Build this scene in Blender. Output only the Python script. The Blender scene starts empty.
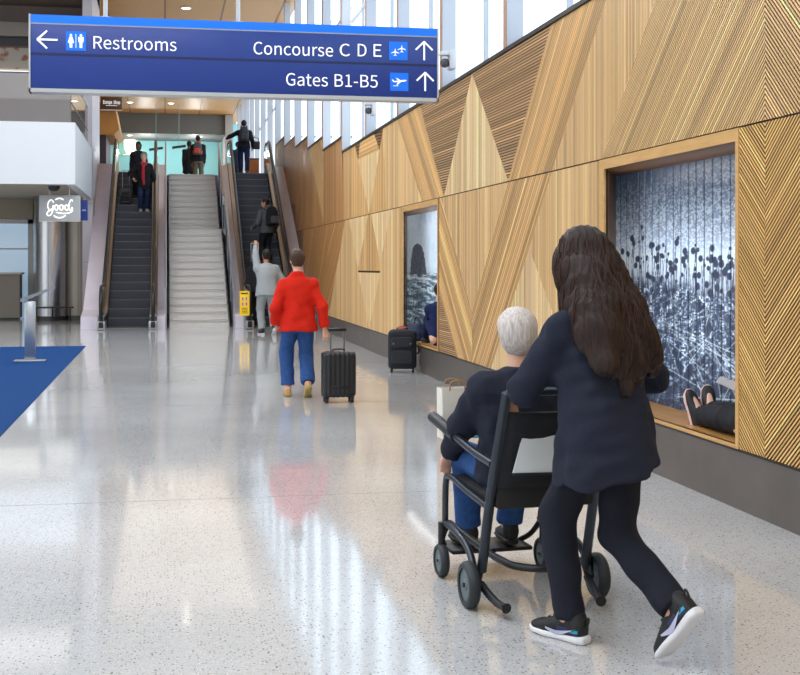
import bpy, bmesh, math, random
import numpy as np
from mathutils import Vector, Matrix
random.seed(7)
SC = bpy.context.scene
COL = SC.collection
PI = math.pi
# ---------------------------------------------------------------- camera model (800 x 675 frame)
FPX, HOR, EYE = 1245.0, 262.5, 1.54
ANG = math.atan2(235, FPX)
CA, SA = math.cos(ANG), math.sin(ANG)
def gp(u, v, z=0.0):
    zc = (EYE - z) * FPX / (v - HOR); xc = (u - 400) / FPX * zc
    return (CA * xc + SA * zc, -SA * xc + CA * zc)
def wp(u, v, X=3.52):
    t = (u - 400) / FPX
    Y = (CA * X - t * SA * X) / (SA + t * CA)
    zc = SA * X + CA * Y
    return (Y, EYE + (HOR - v) / FPX * zc)
def yp(u, v, Y):
    t = (u - 400) / FPX
    X = Y * (SA + t * CA) / (CA - t * SA)
    zc = SA * X + CA * Y
    return (X, EYE + (HOR - v) / FPX * zc)
cam = bpy.data.cameras.new('camera'); camo = bpy.data.objects.new('camera', cam); COL.objects.link(camo)
camo.location = (0, 0, EYE); camo.rotation_euler = (PI / 2, 0, -ANG)
cam.sensor_width = 36; cam.lens = FPX / 800 * 36; cam.shift_y = -(337.5 - HOR) / 800
cam.clip_end = 500; cam.clip_start = 0.05
SC.camera = camo

# ---------------------------------------------------------------- materials
def lin(c):
    return tuple(((x / 255) / 12.92 if x / 255 <= .04045 else ((x / 255 + .055) / 1.055) ** 2.4) for x in c[:3]) + (1,)
MATS = {}
def mat(name, c, rough=.5, metal=0, noise=0, nscale=20, bump=0, bscale=60, stretch=None, emit=0, spec=.5, c2=None, alpha=1, trans=0, coat=0):
    if name in MATS: return MATS[name]
    m = bpy.data.materials.new(name); m.use_nodes = True
    nt = m.node_tree; b = nt.nodes['Principled BSDF']
    b.inputs['Base Color'].default_value = lin(c); b.inputs['Roughness'].default_value = rough
    b.inputs['Metallic'].default_value = metal; b.inputs['Specular IOR Level'].default_value = spec
    b.inputs['Coat Weight'].default_value = coat
    if trans: b.inputs['Transmission Weight'].default_value = trans
    if alpha < 1: b.inputs['Alpha'].default_value = alpha
    if emit:
        b.inputs['Emission Color'].default_value = lin(c); b.inputs['Emission Strength'].default_value = emit
    if noise or bump:
        tc = nt.nodes.new('ShaderNodeTexCoord'); mp = nt.nodes.new('ShaderNodeMapping')
        nt.links.new(tc.outputs['Object'], mp.inputs['Vector'])
        if stretch: mp.inputs['Scale'].default_value = stretch
    if noise:
        n = nt.nodes.new('ShaderNodeTexNoise'); n.inputs['Scale'].default_value = nscale; n.inputs['Detail'].default_value = 4
        nt.links.new(mp.outputs['Vector'], n.inputs['Vector'])
        r = nt.nodes.new('ShaderNodeValToRGB'); a = lin(c)
        lo = lin(c2) if c2 else tuple(x * (1 - noise) for x in a[:3]) + (1,)
        hi = a if c2 else tuple(min(1, x * (1 + noise)) for x in a[:3]) + (1,)
        r.color_ramp.elements[0].color = lo; r.color_ramp.elements[1].color = hi
        r.color_ramp.elements[0].position = .3; r.color_ramp.elements[1].position = .7
        nt.links.new(n.outputs['Fac'], r.inputs['Fac']); nt.links.new(r.outputs['Color'], b.inputs['Base Color'])
    if bump:
        n2 = nt.nodes.new('ShaderNodeTexNoise'); n2.inputs['Scale'].default_value = bscale; n2.inputs['Detail'].default_value = 3
        nt.links.new(mp.outputs['Vector'], n2.inputs['Vector'])
        bp = nt.nodes.new('ShaderNodeBump'); bp.inputs['Strength'].default_value = bump; bp.inputs['Distance'].default_value = .01
        nt.links.new(n2.outputs['Fac'], bp.inputs['Height']); nt.links.new(bp.outputs['Normal'], b.inputs['Normal'])
    MATS[name] = m
    return m
def glass_mat(name, tint, opacity=.15, rough=.02, refl=1.0):
    """thin pane: see-through with a tint, a weak body colour and mirror reflections that grow with angle"""
    m = bpy.data.materials.new(name); m.use_nodes = True; nt = m.node_tree
    for n in list(nt.nodes): nt.nodes.remove(n)
    o = nt.nodes.new('ShaderNodeOutputMaterial'); tr = nt.nodes.new('ShaderNodeBsdfTransparent'); df = nt.nodes.new('ShaderNodeBsdfDiffuse')
    gl = nt.nodes.new('ShaderNodeBsdfGlossy'); fr = nt.nodes.new('ShaderNodeFresnel'); mx = nt.nodes.new('ShaderNodeMixShader'); m2 = nt.nodes.new('ShaderNodeMixShader')
    tr.inputs['Color'].default_value = lin(tint); df.inputs['Color'].default_value = lin(tint); gl.inputs['Roughness'].default_value = rough
    fr.inputs['IOR'].default_value = 1.45; mx.inputs['Fac'].default_value = opacity
    mt = nt.nodes.new('ShaderNodeMath'); mt.operation = 'MULTIPLY'; mt.inputs[1].default_value = refl
    nt.links.new(fr.outputs['Fac'], mt.inputs[0])
    nt.links.new(tr.outputs[0], mx.inputs[1]); nt.links.new(df.outputs[0], mx.inputs[2])
    nt.links.new(mx.outputs[0], m2.inputs[1]); nt.links.new(gl.outputs[0], m2.inputs[2]); nt.links.new(mt.outputs[0], m2.inputs['Fac'])
    nt.links.new(m2.outputs[0], o.inputs['Surface'])
    return m

# ---------------------------------------------------------------- objects
def worigin(o):
    v = Vector((0, 0, 0))
    while o is not None:
        v = v + o.location; o = o.parent
    return v
def link(name, me, m=None, parent=None, loc=None):
    o = bpy.data.objects.new(name, me); COL.objects.link(o)
    if m is not None and not me.materials: me.materials.append(m)
    if parent is not None: o.parent = parent
    if loc is not None: o.location = loc
    return o
def thing(name, label, cat, loc=(0, 0, 0), rz=0, group=None):
    o = bpy.data.objects.new(name, None); COL.objects.link(o); o.empty_display_size = .1
    o.location = loc; o.rotation_euler = (0, 0, rz)
    return tag(o, label, cat, group)
def tag(o, label, cat, group=None, kind=None):
    o['label'] = label; o['category'] = cat
    if group: o['group'] = group
    if kind: o['kind'] = kind
    return o
def struct(name, loc=(0, 0, 0)):
    o = bpy.data.objects.new(name, None); COL.objects.link(o); o.empty_display_size = .1; o.location = loc; o['kind'] = 'structure'
    return o
class MB:
    def __init__(s): s.v = []; s.f = []; s.smooth = []
    def add(s, vs, fs, smooth=False):
        n = len(s.v); s.v += [tuple(x) for x in vs]; s.f += [tuple(i + n for i in f) for f in fs]; s.smooth += [smooth] * len(fs)
        return s
    def box(s, x0, x1, y0, y1, z0, z1):
        vs = [(x, y, z) for x in (x0, x1) for y in (y0, y1) for z in (z0, z1)]
        return s.add(vs, [(0, 1, 3, 2), (4, 6, 7, 5), (0, 4, 5, 1), (2, 3, 7, 6), (0, 2, 6, 4), (1, 5, 7, 3)])
    def rbox(s, x0, x1, y0, y1, z0, z1, r=.01, seg=2):
        bm = bmesh.new(); bmesh.ops.create_cube(bm, size=1)
        for v in bm.verts: v.co = Vector(((x0 + x1) / 2 + v.co.x * (x1 - x0), (y0 + y1) / 2 + v.co.y * (y1 - y0), (z0 + z1) / 2 + v.co.z * (z1 - z0)))
        bmesh.ops.bevel(bm, geom=list(bm.edges), offset=r, segments=seg, affect='EDGES', profile=.5)
        bm.verts.index_update()
        s.add([v.co[:] for v in bm.verts], [[v.index for v in f.verts] for f in bm.faces], True); bm.free(); return s
    def prism(s, pts, axis, a, b):
        """pts 2-D polygon extruded along axis ('x': pts=(y,z), 'y': (x,z), 'z': (x,y)) from a to b"""
        def P(p, t): return {'x': (t, p[0], p[1]), 'y': (p[0], t, p[1]), 'z': (p[0], p[1], t)}[axis]
        n = len(pts); vs = [P(p, a) for p in pts] + [P(p, b) for p in pts]
        fs = [tuple(range(n)), tuple(range(2 * n - 1, n - 1, -1))] + [(i, i + n, (i + 1) % n + n, (i + 1) % n) for i in range(n)]
        return s.add(vs, fs)
    def tube(s, pts, r, seg=10, closed=False, flat=1.0, caps=True):
        pts = [Vector(p) for p in pts]; n = len(pts); rr = r if isinstance(r, (list, tuple)) else [r] * n
        vs = []; up = None
        for i, p in enumerate(pts):
            if closed: d = pts[(i + 1) % n] - pts[i - 1]
            else: d = pts[min(i + 1, n - 1)] - pts[max(i - 1, 0)]
            d.normalize()
            if up is None: up = Vector((0, 0, 1)) if abs(d.z) < .9 else Vector((1, 0, 0))
            sd = d.cross(up)
            if sd.length < 1e-5: sd = d.orthogonal()
            sd.normalize(); up = sd.cross(d).normalized()
            for k in range(seg):
                a = 2 * PI * k / seg
                vs.append(p + sd * math.cos(a) * rr[i] * flat + up * math.sin(a) * rr[i])
        fs = []
        for i in range(n if closed else n - 1):
            j = (i + 1) % n
            for k in range(seg): fs.append((i * seg + k, i * seg + (k + 1) % seg, j * seg + (k + 1) % seg, j * seg + k))
        s.add(vs, fs, True)
        if not closed and caps: s.add(vs[:seg], [tuple(range(seg - 1, -1, -1))]); s.add(vs[-seg:], [tuple(range(seg))])
        return s
    def cyl(s, c, r, h, axis='z', seg=24, r2=None):
        r2 = r if r2 is None else r2; d = {'x': Vector((h, 0, 0)), 'y': Vector((0, h, 0)), 'z': Vector((0, 0, h))}[axis]
        c = Vector(c); return s.tube([c, c + d], [r, r2], seg)
    def lathe(s, c, prof, axis='z', seg=28):
        """prof: list of (radius, height)"""
        vs = []
        for (r, h) in prof:
            for k in range(seg):
                a = 2 * PI * k / seg; x, y = r * math.cos(a), r * math.sin(a)
                q = {'z': (x, y, h), 'x': (h, x, y), 'y': (x, h, y)}[axis]; vs.append((c[0] + q[0], c[1] + q[1], c[2] + q[2]))
        n = len(prof); fs = [(i * seg + k, i * seg + (k + 1) % seg, (i + 1) * seg + (k + 1) % seg, (i + 1) * seg + k) for i in range(n - 1) for k in range(seg)]
        return s.add(vs, fs, True)
    def mesh(s, name, off=(0, 0, 0)):
        me = bpy.data.meshes.new(name); me.from_pydata([(x - off[0], y - off[1], z - off[2]) for x, y, z in s.v], [], s.f)
        me.polygons.foreach_set('use_smooth', s.smooth)
        bm = bmesh.new(); bm.from_mesh(me); bmesh.ops.recalc_face_normals(bm, faces=bm.faces)
        for e in bm.edges:
            if len(e.link_faces) == 2 and e.calc_face_angle(0) > .7: e.smooth = False
        bm.to_mesh(me); bm.free(); me.update()
        return me
    def build(s, name, m, parent=None, world=False):
        """world=True: the points are in world space, the parent is unrotated"""
        return link(name, s.mesh(name, worigin(parent) if world and parent is not None else (0, 0, 0)), m, parent)
def copyobj(o, parent=None, loc=None):
    c = o.copy(); COL.objects.link(c)
    if parent is not None: c.parent = parent
    if loc is not None: c.location = loc
    return c
def curve_pts(ctrl, n=8):
    """Catmull-Rom through the control points"""
    P = [Vector(c) for c in ctrl]; P = [2 * P[0] - P[1]] + P + [2 * P[-1] - P[-2]]; out = []
    for i in range(1, len(P) - 2):
        for k in range(n):
            t = k / n; a, b, c, d = P[i - 1], P[i], P[i + 1], P[i + 2]
            out.append(.5 * ((2 * b) + (c - a) * t + (2 * a - 5 * b + 4 * c - d) * t * t + (3 * b - a - 3 * c + d) * t ** 3))
    out.append(P[-2]); return out
import os
try: FONT = bpy.data.fonts.load(os.path.join(bpy.utils.system_resource('DATAFILES'), 'fonts', 'Noto Sans CJK Regular.woff2'))   # Blender's own typeface
except Exception: FONT = None
def text_mesh(txt, name, m, parent, x0, x1, zb, y, cap=None, depth=.004, world=True, bold=0.0):
    """words on a plane of constant y facing -y; fitted between x0 and x1, baseline zb, cap height cap"""
    cu = bpy.data.curves.new(name, 'FONT'); cu.body = txt
    if FONT: cu.font = FONT
    cu.size = 1; cu.extrude = .0; cu.offset = bold; cu.resolution_u = 4
    to = bpy.data.objects.new('tmp', cu); COL.objects.link(to)
    dg = bpy.context.evaluated_depsgraph_get(); me = bpy.data.meshes.new_from_object(to.evaluated_get(dg))
    bpy.data.objects.remove(to); bpy.data.curves.remove(cu)
    xs = [v.co.x for v in me.vertices]; mx, Mx = min(xs), max(xs)
    sx = (x1 - x0) / (Mx - mx); capu = max(v.co.y for v in me.vertices) * .985
    sz = cap / capu if cap else sx
    off = worigin(parent) if world else Vector((0, 0, 0))
    for v in me.vertices:
        v.co = Vector((x0 + (v.co.x - mx) * sx, y, zb + v.co.y * sz)) - off
    return link(name, me, m, parent)

# ---------------------------------------------------------------- distance fields -> one continuous surface
class SDF:
    def __init__(s, res=.012): s.res = res; s.ops = []; s.disp = None
    def _a(s, fn, lo, hi, k, op): s.ops.append((fn, np.array(lo, float), np.array(hi, float), k, op)); return s
    def cone(s, a, b, ra, rb=None, k=.02, op='u', flat_a=False, flat_b=False):
        a = np.array(a, float); b = np.array(b, float); rb = ra if rb is None else rb; ba = b - a; L2 = ba @ ba + 1e-12; L = math.sqrt(L2)
        def fn(P):
            pa = P - a; h = pa @ ba / L2; hc = np.clip(h, 0, 1)
            d = np.linalg.norm(pa - hc[:, None] * ba, axis=1) - (ra + (rb - ra) * hc)
            if flat_b: d = np.maximum(d, (h - 1) * L)
            if flat_a: d = np.maximum(d, -h * L)
            return d
        R = max(ra, rb); return s._a(fn, np.minimum(a, b) - R, np.maximum(a, b) + R, k, op)
    def ell(s, c, r, R=None, k=.02, op='u'):
        c = np.array(c, float); r = np.array(r, float); R = np.eye(3) if R is None else np.array(R, float)  # columns of R are the axes
        def fn(P):
            q = (P - c) @ R; k0 = np.linalg.norm(q / r, axis=1); k1 = np.linalg.norm(q / (r * r), axis=1) + 1e-9
            return k0 * (k0 - 1) / k1
        e = np.abs(R) @ r; return s._a(fn, c - e, c + e, k, op)
    def loft(s, st, right, fwd, k=.02, op='u', p=2.4, round_ends=0.0):
        """st: stations (centre, rx, ry) along an axis; flat ends"""
        C = np.array([q[0] for q in st], float); rx = np.array([q[1] for q in st]); ry = np.array([q[2] for q in st])
        ax = C[-1] - C[0]; L = np.linalg.norm(ax); ax = ax / L; ts = (C - C[0]) @ ax
        right = np.array(right, float); fwd = np.array(fwd, float)
        def fn(P):
            t = (P - C[0]) @ ax; cc = np.stack([np.interp(t, ts, C[:, i]) for i in range(3)], 1)
            X = np.interp(t, ts, rx); Y = np.interp(t, ts, ry); q = P - cc
            kk = (np.abs(q @ right / X) ** p + np.abs(q @ fwd / Y) ** p) ** (1 / p)
            d = (kk - 1) * np.minimum(X, Y)
            e = np.maximum(-t, t - L)
            if round_ends:
                a_ = np.maximum(d + round_ends, 0); b_ = np.maximum(e + round_ends, 0)
                return np.minimum(np.maximum(d, e) + round_ends, 0) + np.sqrt(a_ ** 2 + b_ ** 2) - round_ends
            return np.maximum(d, e)
        M = max(rx.max(), ry.max()); return s._a(fn, C.min(0) - M, C.max(0) + M, k, op)
    def halfspace(s, p, n):
        """cuts away the side n points to"""
        p = np.array(p, float); n = np.array(n, float); n = n / np.linalg.norm(n)
        return s._a(lambda P: -((P - p) @ n), None if False else (-9, -9, -9), (9, 9, 9), .004, 's')
    def mesh(s, name):
        h = s.res; us = [o for o in s.ops if o[4] == 'u']
        lo = np.min([o[1] for o in us], 0) - 3 * h - .012; hi = np.max([o[2] for o in us], 0) + 3 * h + .012
        n = np.ceil((hi - lo) / h).astype(int) + 1
        F = np.full(n, .5); ax = [lo[i] + h * np.arange(n[i]) for i in range(3)]
        for fn, a, b, k, op in s.ops:
            pad = k + 3 * h + .02
            i0 = np.clip(np.floor((a - pad - lo) / h).astype(int), 0, n); i1 = np.clip(np.ceil((b + pad - lo) / h).astype(int) + 1, 0, n)
            if (i1 <= i0).any(): continue
            sl = tuple(slice(i0[i], i1[i]) for i in range(3))
            G = np.meshgrid(*[ax[i][sl[i]] for i in range(3)], indexing='ij'); P = np.stack([g.ravel() for g in G], 1)
            d = fn(P).reshape(G[0].shape); f = F[sl]
            if op == 'u':
                hh = np.clip(.5 + .5 * (f - d) / k, 0, 1); F[sl] = f * (1 - hh) + d * hh - k * hh * (1 - hh)
            else:
                d = -d; hh = np.clip(.5 - .5 * (f - d) / k, 0, 1); F[sl] = f * (1 - hh) + d * hh + k * hh * (1 - hh)
        if s.disp is not None:
            near = np.abs(F) < 4 * h + .03; idx = np.nonzero(near); P = np.stack([ax[i][idx[i]] for i in range(3)], 1)
            F[near] += s.disp(P)
        ins = F < 0
        cs = n - 1; cnt = np.zeros(cs); acc = np.zeros(tuple(cs) + (3,))
        def c(a, dx, dy, dz): return a[dx:dx + cs[0], dy:dy + cs[1], dz:dz + cs[2]]
        cor = [(x, y, z) for x in (0, 1) for y in (0, 1) for z in (0, 1)]
        for p in cor:
            for ax_ in range(3):
                if p[ax_] == 0:
                    q = list(p); q[ax_] = 1
                    a = c(F, *p); b = c(F, *q); m = (a < 0) != (b < 0)
                    den = np.where(m, a - b, 1); t = np.where(m, a / den, 0)
                    cnt += m
                    for i in range(3): acc[..., i] += m * (p[i] + (t if i == ax_ else 0))
        act = cnt > 0; ids = np.full(cs, -1); ids[act] = np.arange(act.sum())
        gi = np.stack(np.nonzero(act), 1); V = lo + h * (gi + acc[act] / cnt[act][:, None])
        faces = []
        for ax_ in range(3):
            b, cc_ = (ax_ + 1) % 3, (ax_ + 2) % 3
            sl0 = [slice(1, -1)] * 3; sl0[ax_] = slice(0, n[ax_] - 1); sl1 = list(sl0); sl1[ax_] = slice(1, n[ax_])
            A = ins[tuple(sl0)]; B = ins[tuple(sl1)]; X = A != B; ii = np.stack(np.nonzero(X), 1)
            if not len(ii): continue
            flip = A[tuple(ii.T)]; base = ii + 1; base[:, ax_] -= 1
            def g(db, dc):
                q = base.copy(); q[:, b] += db; q[:, cc_] += dc; return ids[tuple(q.T)]
            Q = np.stack([g(-1, -1), g(0, -1), g(0, 0), g(-1, 0)], 1)
            Q[~flip] = Q[~flip][:, ::-1]; faces.append(Q)
        Fc = np.concatenate(faces); Fc = Fc[(Fc >= 0).all(1)]
        # light Laplacian smoothing
        for _ in range(2):
            S = np.zeros_like(V); N = np.zeros(len(V))
            for k_ in range(4):
                a_, b_ = Fc[:, k_], Fc[:, (k_ + 1) % 4]
                np.add.at(S, a_, V[b_]); np.add.at(N, a_, 1); np.add.at(S, b_, V[a_]); np.add.at(N, b_, 1)
            V = V * .5 + .5 * S / np.maximum(N, 1)[:, None]
        me = bpy.data.meshes.new(name); me.vertices.add(len(V)); me.vertices.foreach_set('co', V.astype(np.float32).ravel())
        me.loops.add(len(Fc) * 4); me.loops.foreach_set('vertex_index', Fc.astype(np.int32).ravel())
        me.polygons.add(len(Fc)); me.polygons.foreach_set('loop_start', np.arange(0, len(Fc) * 4, 4, dtype=np.int32))
        me.update(calc_edges=True); me.validate(); me.polygons.foreach_set('use_smooth', [True] * len(me.polygons))
        return me
    def build(s, name, m, parent=None): return link(name, s.mesh(name), m, parent)
def folds(seed, amp=.004, freq=28, stretch=(1, 1, .5)):
    r = np.random.RandomState(seed); W = r.randn(7, 3) * freq * np.array(stretch); ph = r.rand(7) * 6.28
    return lambda P: amp * np.sin(P @ W.T + ph).sum(1) / 2.6
# ================================================================ THE SETTING
XW = 3.52                                   # face of the slatted wall
CEIL = 9.3; UP = 4.2                        # hall ceiling, upper floor
# floor: polished terrazzo
def floor_mat():
    m = bpy.data.materials.new('terrazzo'); m.use_nodes = True; nt = m.node_tree; b = nt.nodes['Principled BSDF']
    tc = nt.nodes.new('ShaderNodeTexCoord')
    def N(t, **k):
        n = nt.nodes.new(t)
        for a, v in k.items(): n.inputs[a].default_value = v
        return n
    big = N('ShaderNodeTexNoise', Scale=.5, Detail=3); v1 = N('ShaderNodeTexVoronoi', Scale=62.0); v2 = N('ShaderNodeTexVoronoi', Scale=130.0)
    for n in (big, v1, v2): nt.links.new(tc.outputs['Object'], n.inputs['Vector'])
    base = N('ShaderNodeValToRGB'); e = base.color_ramp.elements
    e[0].color = lin((183, 184, 185)); e[1].color = lin((200, 201, 202)); e[0].position = .35; e[1].position = .65
    nt.links.new(big.outputs['Fac'], base.inputs['Fac'])
    def chips(v, lo, hi, seed_lo, colour, prev):
        # a chip: near a cell centre AND its cell is one of the chosen few
        a = N('ShaderNodeMapRange'); a.inputs['From Min'].default_value = hi; a.inputs['From Max'].default_value = lo
        nt.links.new(v.outputs['Distance'], a.inputs['Value'])
        sp = N('ShaderNodeSeparateColor'); nt.links.new(v.outputs['Color'], sp.inputs['Color'])
        g = N('ShaderNodeMath'); g.operation = 'GREATER_THAN'; g.inputs[1].default_value = seed_lo; nt.links.new(sp.outputs['Red'], g.inputs[0])
        mu = N('ShaderNodeMath'); mu.operation = 'MULTIPLY'; nt.links.new(a.outputs['Result'], mu.inputs[0]); nt.links.new(g.outputs[0], mu.inputs[1])
        mx = N('ShaderNodeMix'); mx.data_type = 'RGBA'; mx.inputs['B'].default_value = lin(colour)
        nt.links.new(prev, mx.inputs['A']); nt.links.new(mu.outputs[0], mx.inputs['Factor']); return mx.outputs['Result']
    c = chips(v1, .22, .34, .72, (112, 104, 96), base.outputs['Color'])
    c = chips(v2, .25, .4, .62, (140, 134, 126), c)
    c = chips(v2, .3, .5, .9, (232, 228, 222), c)
    nt.links.new(c, b.inputs['Base Color'])
    b.inputs['Roughness'].default_value = .07; b.inputs['Specular IOR Level'].default_value = .62
    w = N('ShaderNodeTexNoise', Scale=1.6, Detail=2); nt.links.new(tc.outputs['Object'], w.inputs['Vector'])
    bp = N('ShaderNodeBump'); bp.inputs['Strength'].default_value = .05; bp.inputs['Distance'].default_value = .02
    nt.links.new(w.outputs['Fac'], bp.inputs['Height']); nt.links.new(bp.outputs['Normal'], b.inputs['Normal'])
    return m
def setkind(o): o['kind'] = 'structure'; return o
FL = setkind(MB().box(-16, 3.9, -9, 38.4, -.2, 0).build('floor', floor_mat()))
jm = mat('joint_dark', (120, 115, 108), .4)
for k, y in enumerate((8.2, 13.6, 19.0, 24.4)):
    setkind(MB().box(-16, XW - .03, y, y + .006, 0.0, .0008).build('trim_%d' % (20 + k), jm))
# plaster and shell
white = mat('white_plaster', (226, 228, 231), .6, noise=.02, nscale=2)
wallw = mat('hall_white', (214, 214, 214), .7)
setkind(MB().box(-16.2, -16, -9, 72, 0, CEIL + .2).build('wall_left', wallw))
setkind(MB().box(-16, 4.3, -9.2, -9, 0, CEIL + .2).build('wall_back', wallw))
# ceiling of honey-coloured boards with thin dark joints
def ceil_mat():
    m = bpy.data.materials.new('ceiling_wood'); m.use_nodes = True; nt = m.node_tree; b = nt.nodes['Principled BSDF']
    tc = nt.nodes.new('ShaderNodeTexCoord'); br = nt.nodes.new('ShaderNodeTexBrick')
    br.inputs['Scale'].default_value = 1; br.inputs['Brick Width'].default_value = 60; br.inputs['Row Height'].default_value = 1.75
    br.inputs['Mortar Size'].default_value = .03; br.offset = 0
    br.inputs['Color1'].default_value = lin((200, 148, 88)); br.inputs['Color2'].default_value = lin((193, 141, 82)); br.inputs['Mortar'].default_value = lin((120, 88, 52))
    mp = nt.nodes.new('ShaderNodeMapping'); mp.inputs['Rotation'].default_value = (0, 0, PI / 2)
    nt.links.new(tc.outputs['Object'], mp.inputs['Vector']); nt.links.new(mp.outputs['Vector'], br.inputs['Vector']); nt.links.new(br.outputs['Color'], b.inputs['Base Color'])
    b.inputs['Roughness'].default_value = .45
    return m
setkind(MB().box(-1.9, 3.9, 30, 72, CEIL, CEIL + .2).box(-4.7, -1.9, 38.1, 72, CEIL, CEIL + .2).build('ceiling', ceil_mat()))
setkind(MB().box(-16.2, 4.3, -9.2, 30, CEIL, CEIL + .2).build('ceiling', wallw))

# ---- fins, panes and the stepped top of the wall
FY = [12.65 + 3.08 * k for k in range(-7, 18)]        # one fin every three metres
def wall_top(y):                                      # the wall rises in steps beside the escalator
    return 3.77 + .31 * max(0, min(5, math.floor((y - 24.97) / 3.08) + 1)) if y > 24.9 else 3.77
Y_END = 40.4
finm = mat('fin_white', (186, 190, 199), .5); fin_edge = mat('fin_edge', (172, 132, 104), .5); blk = mat('black_trim', (22, 22, 24), .4)
pane = glass_mat('window_glass', (244, 249, 252), .02, refl=.12)
for k in range(len(FY) - 1):
    y0, y1 = FY[k], FY[k + 1]; zb = wall_top(y0 + .1) if y0 < Y_END - .5 else UP
    w = struct('window_%d' % (k + 1), (XW, y0, zb))
    zf = min(zb, wall_top(y0 - .1)) - (0 if zb == wall_top(y0 - .1) or y0 > Y_END - .5 else .03)
    f = MB().box(XW - .012, XW + .17, y0 - .075, y0 + .05, zf + .02, CEIL).build('fin', finm, w, True)
    MB().box(XW - .016, XW - .010, y0 - .075, y0 + .05, zf + .02, CEIL).build('edge_strip', fin_edge, f, True)
    MB().box(3.695, 3.705, y0 + .05, y1 - .05, zb, CEIL).build('pane', pane, w, True)
    fm = MB().box(3.68, 3.73, y0 + 1.50, y0 + 1.56, zb, CEIL)
    fm.box(3.68, 3.73, y0 + .05, y1 - .05, zb + 2.6, zb + 2.65).build('frame', finm, w, True)
    if y0 < Y_END - .5:
        MB().box(XW - .02, XW + .2, y0 - .05, y1 - .05, zb - .02, zb + .02).build('sill', blk, w, True)

# ---- the wall of slatted oak triangles
WR = struct('wall_right', (XW, 0, 0))
N1 = dict(y0=wp(736, 300)[0], y1=wp(604.5, 300)[0], zb=.40, zt=2.30)     # near niche
N2 = dict(y0=wp(437.5, 300)[0], y1=wp(403, 300)[0], zb=.40, zt=2.30)     # far niche
backm = mat('slat_backing', (58, 38, 20), .8)
bk = MB(); BX0, BX1 = XW + .012, XW + .03
bk.box(BX0, BX1, -9, 34.2, 2.31, 3.75)
for a, b_ in ((-9, N1['y0']), (N1['y1'], N2['y0']), (N2['y1'], Y_END)): bk.box(BX0, BX1, a, b_, .37, 2.32)
for k in range(len(FY) - 1):
    if 24 < FY[k] < Y_END - .5: bk.box(BX0, BX1, FY[k] - .05, FY[k + 1] - .05, 2.31, wall_top(FY[k] + .1) - .02)
bk.build('backing', backm, WR, True)
def slat_mat():
    m = bpy.data.materials.new('oak_slats'); m.use_nodes = True; nt = m.node_tree; b = nt.nodes['Principled BSDF']
    at = nt.nodes.new('ShaderNodeAttribute'); at.attribute_name = 'tone'
    uv = nt.nodes.new('ShaderNodeAttribute'); uv.attribute_name = 'grain'
    mp = nt.nodes.new('ShaderNodeMapping'); mp.inputs['Scale'].default_value = (1.5, 60, 1)
    n = nt.nodes.new('ShaderNodeTexNoise'); n.inputs['Scale'].default_value = 2; n.inputs['Detail'].default_value = 4
    r = nt.nodes.new('ShaderNodeMapRange'); r.inputs['To Min'].default_value = .80; r.inputs['To Max'].default_value = 1.16
    mu = nt.nodes.new('ShaderNodeVectorMath'); mu.operation = 'MULTIPLY'
    nt.links.new(uv.outputs['Vector'], mp.inputs['Vector']); nt.links.new(mp.outputs['Vector'], n.inputs['Vector']); nt.links.new(n.outputs['Fac'], r.inputs['Value'])
    nt.links.new(at.outputs['Color'], mu.inputs[0]); nt.links.new(r.outputs['Result'], mu.inputs[1]); nt.links.new(mu.outputs['Vector'], b.inputs['Base Color'])
    b.inputs['Roughness'].default_value = .42
    return m
SLAT = slat_mat()
def clip(poly, n, c):
    """keeps the part of a polygon where n.p <= c"""
    out = []
    for i, p in enumerate(poly):
        q = poly[(i + 1) % len(poly)]; dp = p[0] * n[0] + p[1] * n[1] - c; dq = q[0] * n[0] + q[1] * n[1] - c
        if dp <= 0: out.append(p)
        if dp * dq < 0: t = dp / (dp - dq); out.append((p[0] + (q[0] - p[0]) * t, p[1] + (q[1] - p[1]) * t))
    return out
TONE = dict(light=(234, 198, 144), mid=(221, 180, 124), tan=(213, 167, 107), dark=(186, 146, 100), orange=(184, 132, 76), brown=(130, 92, 56), gold=(226, 178, 108))
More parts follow.
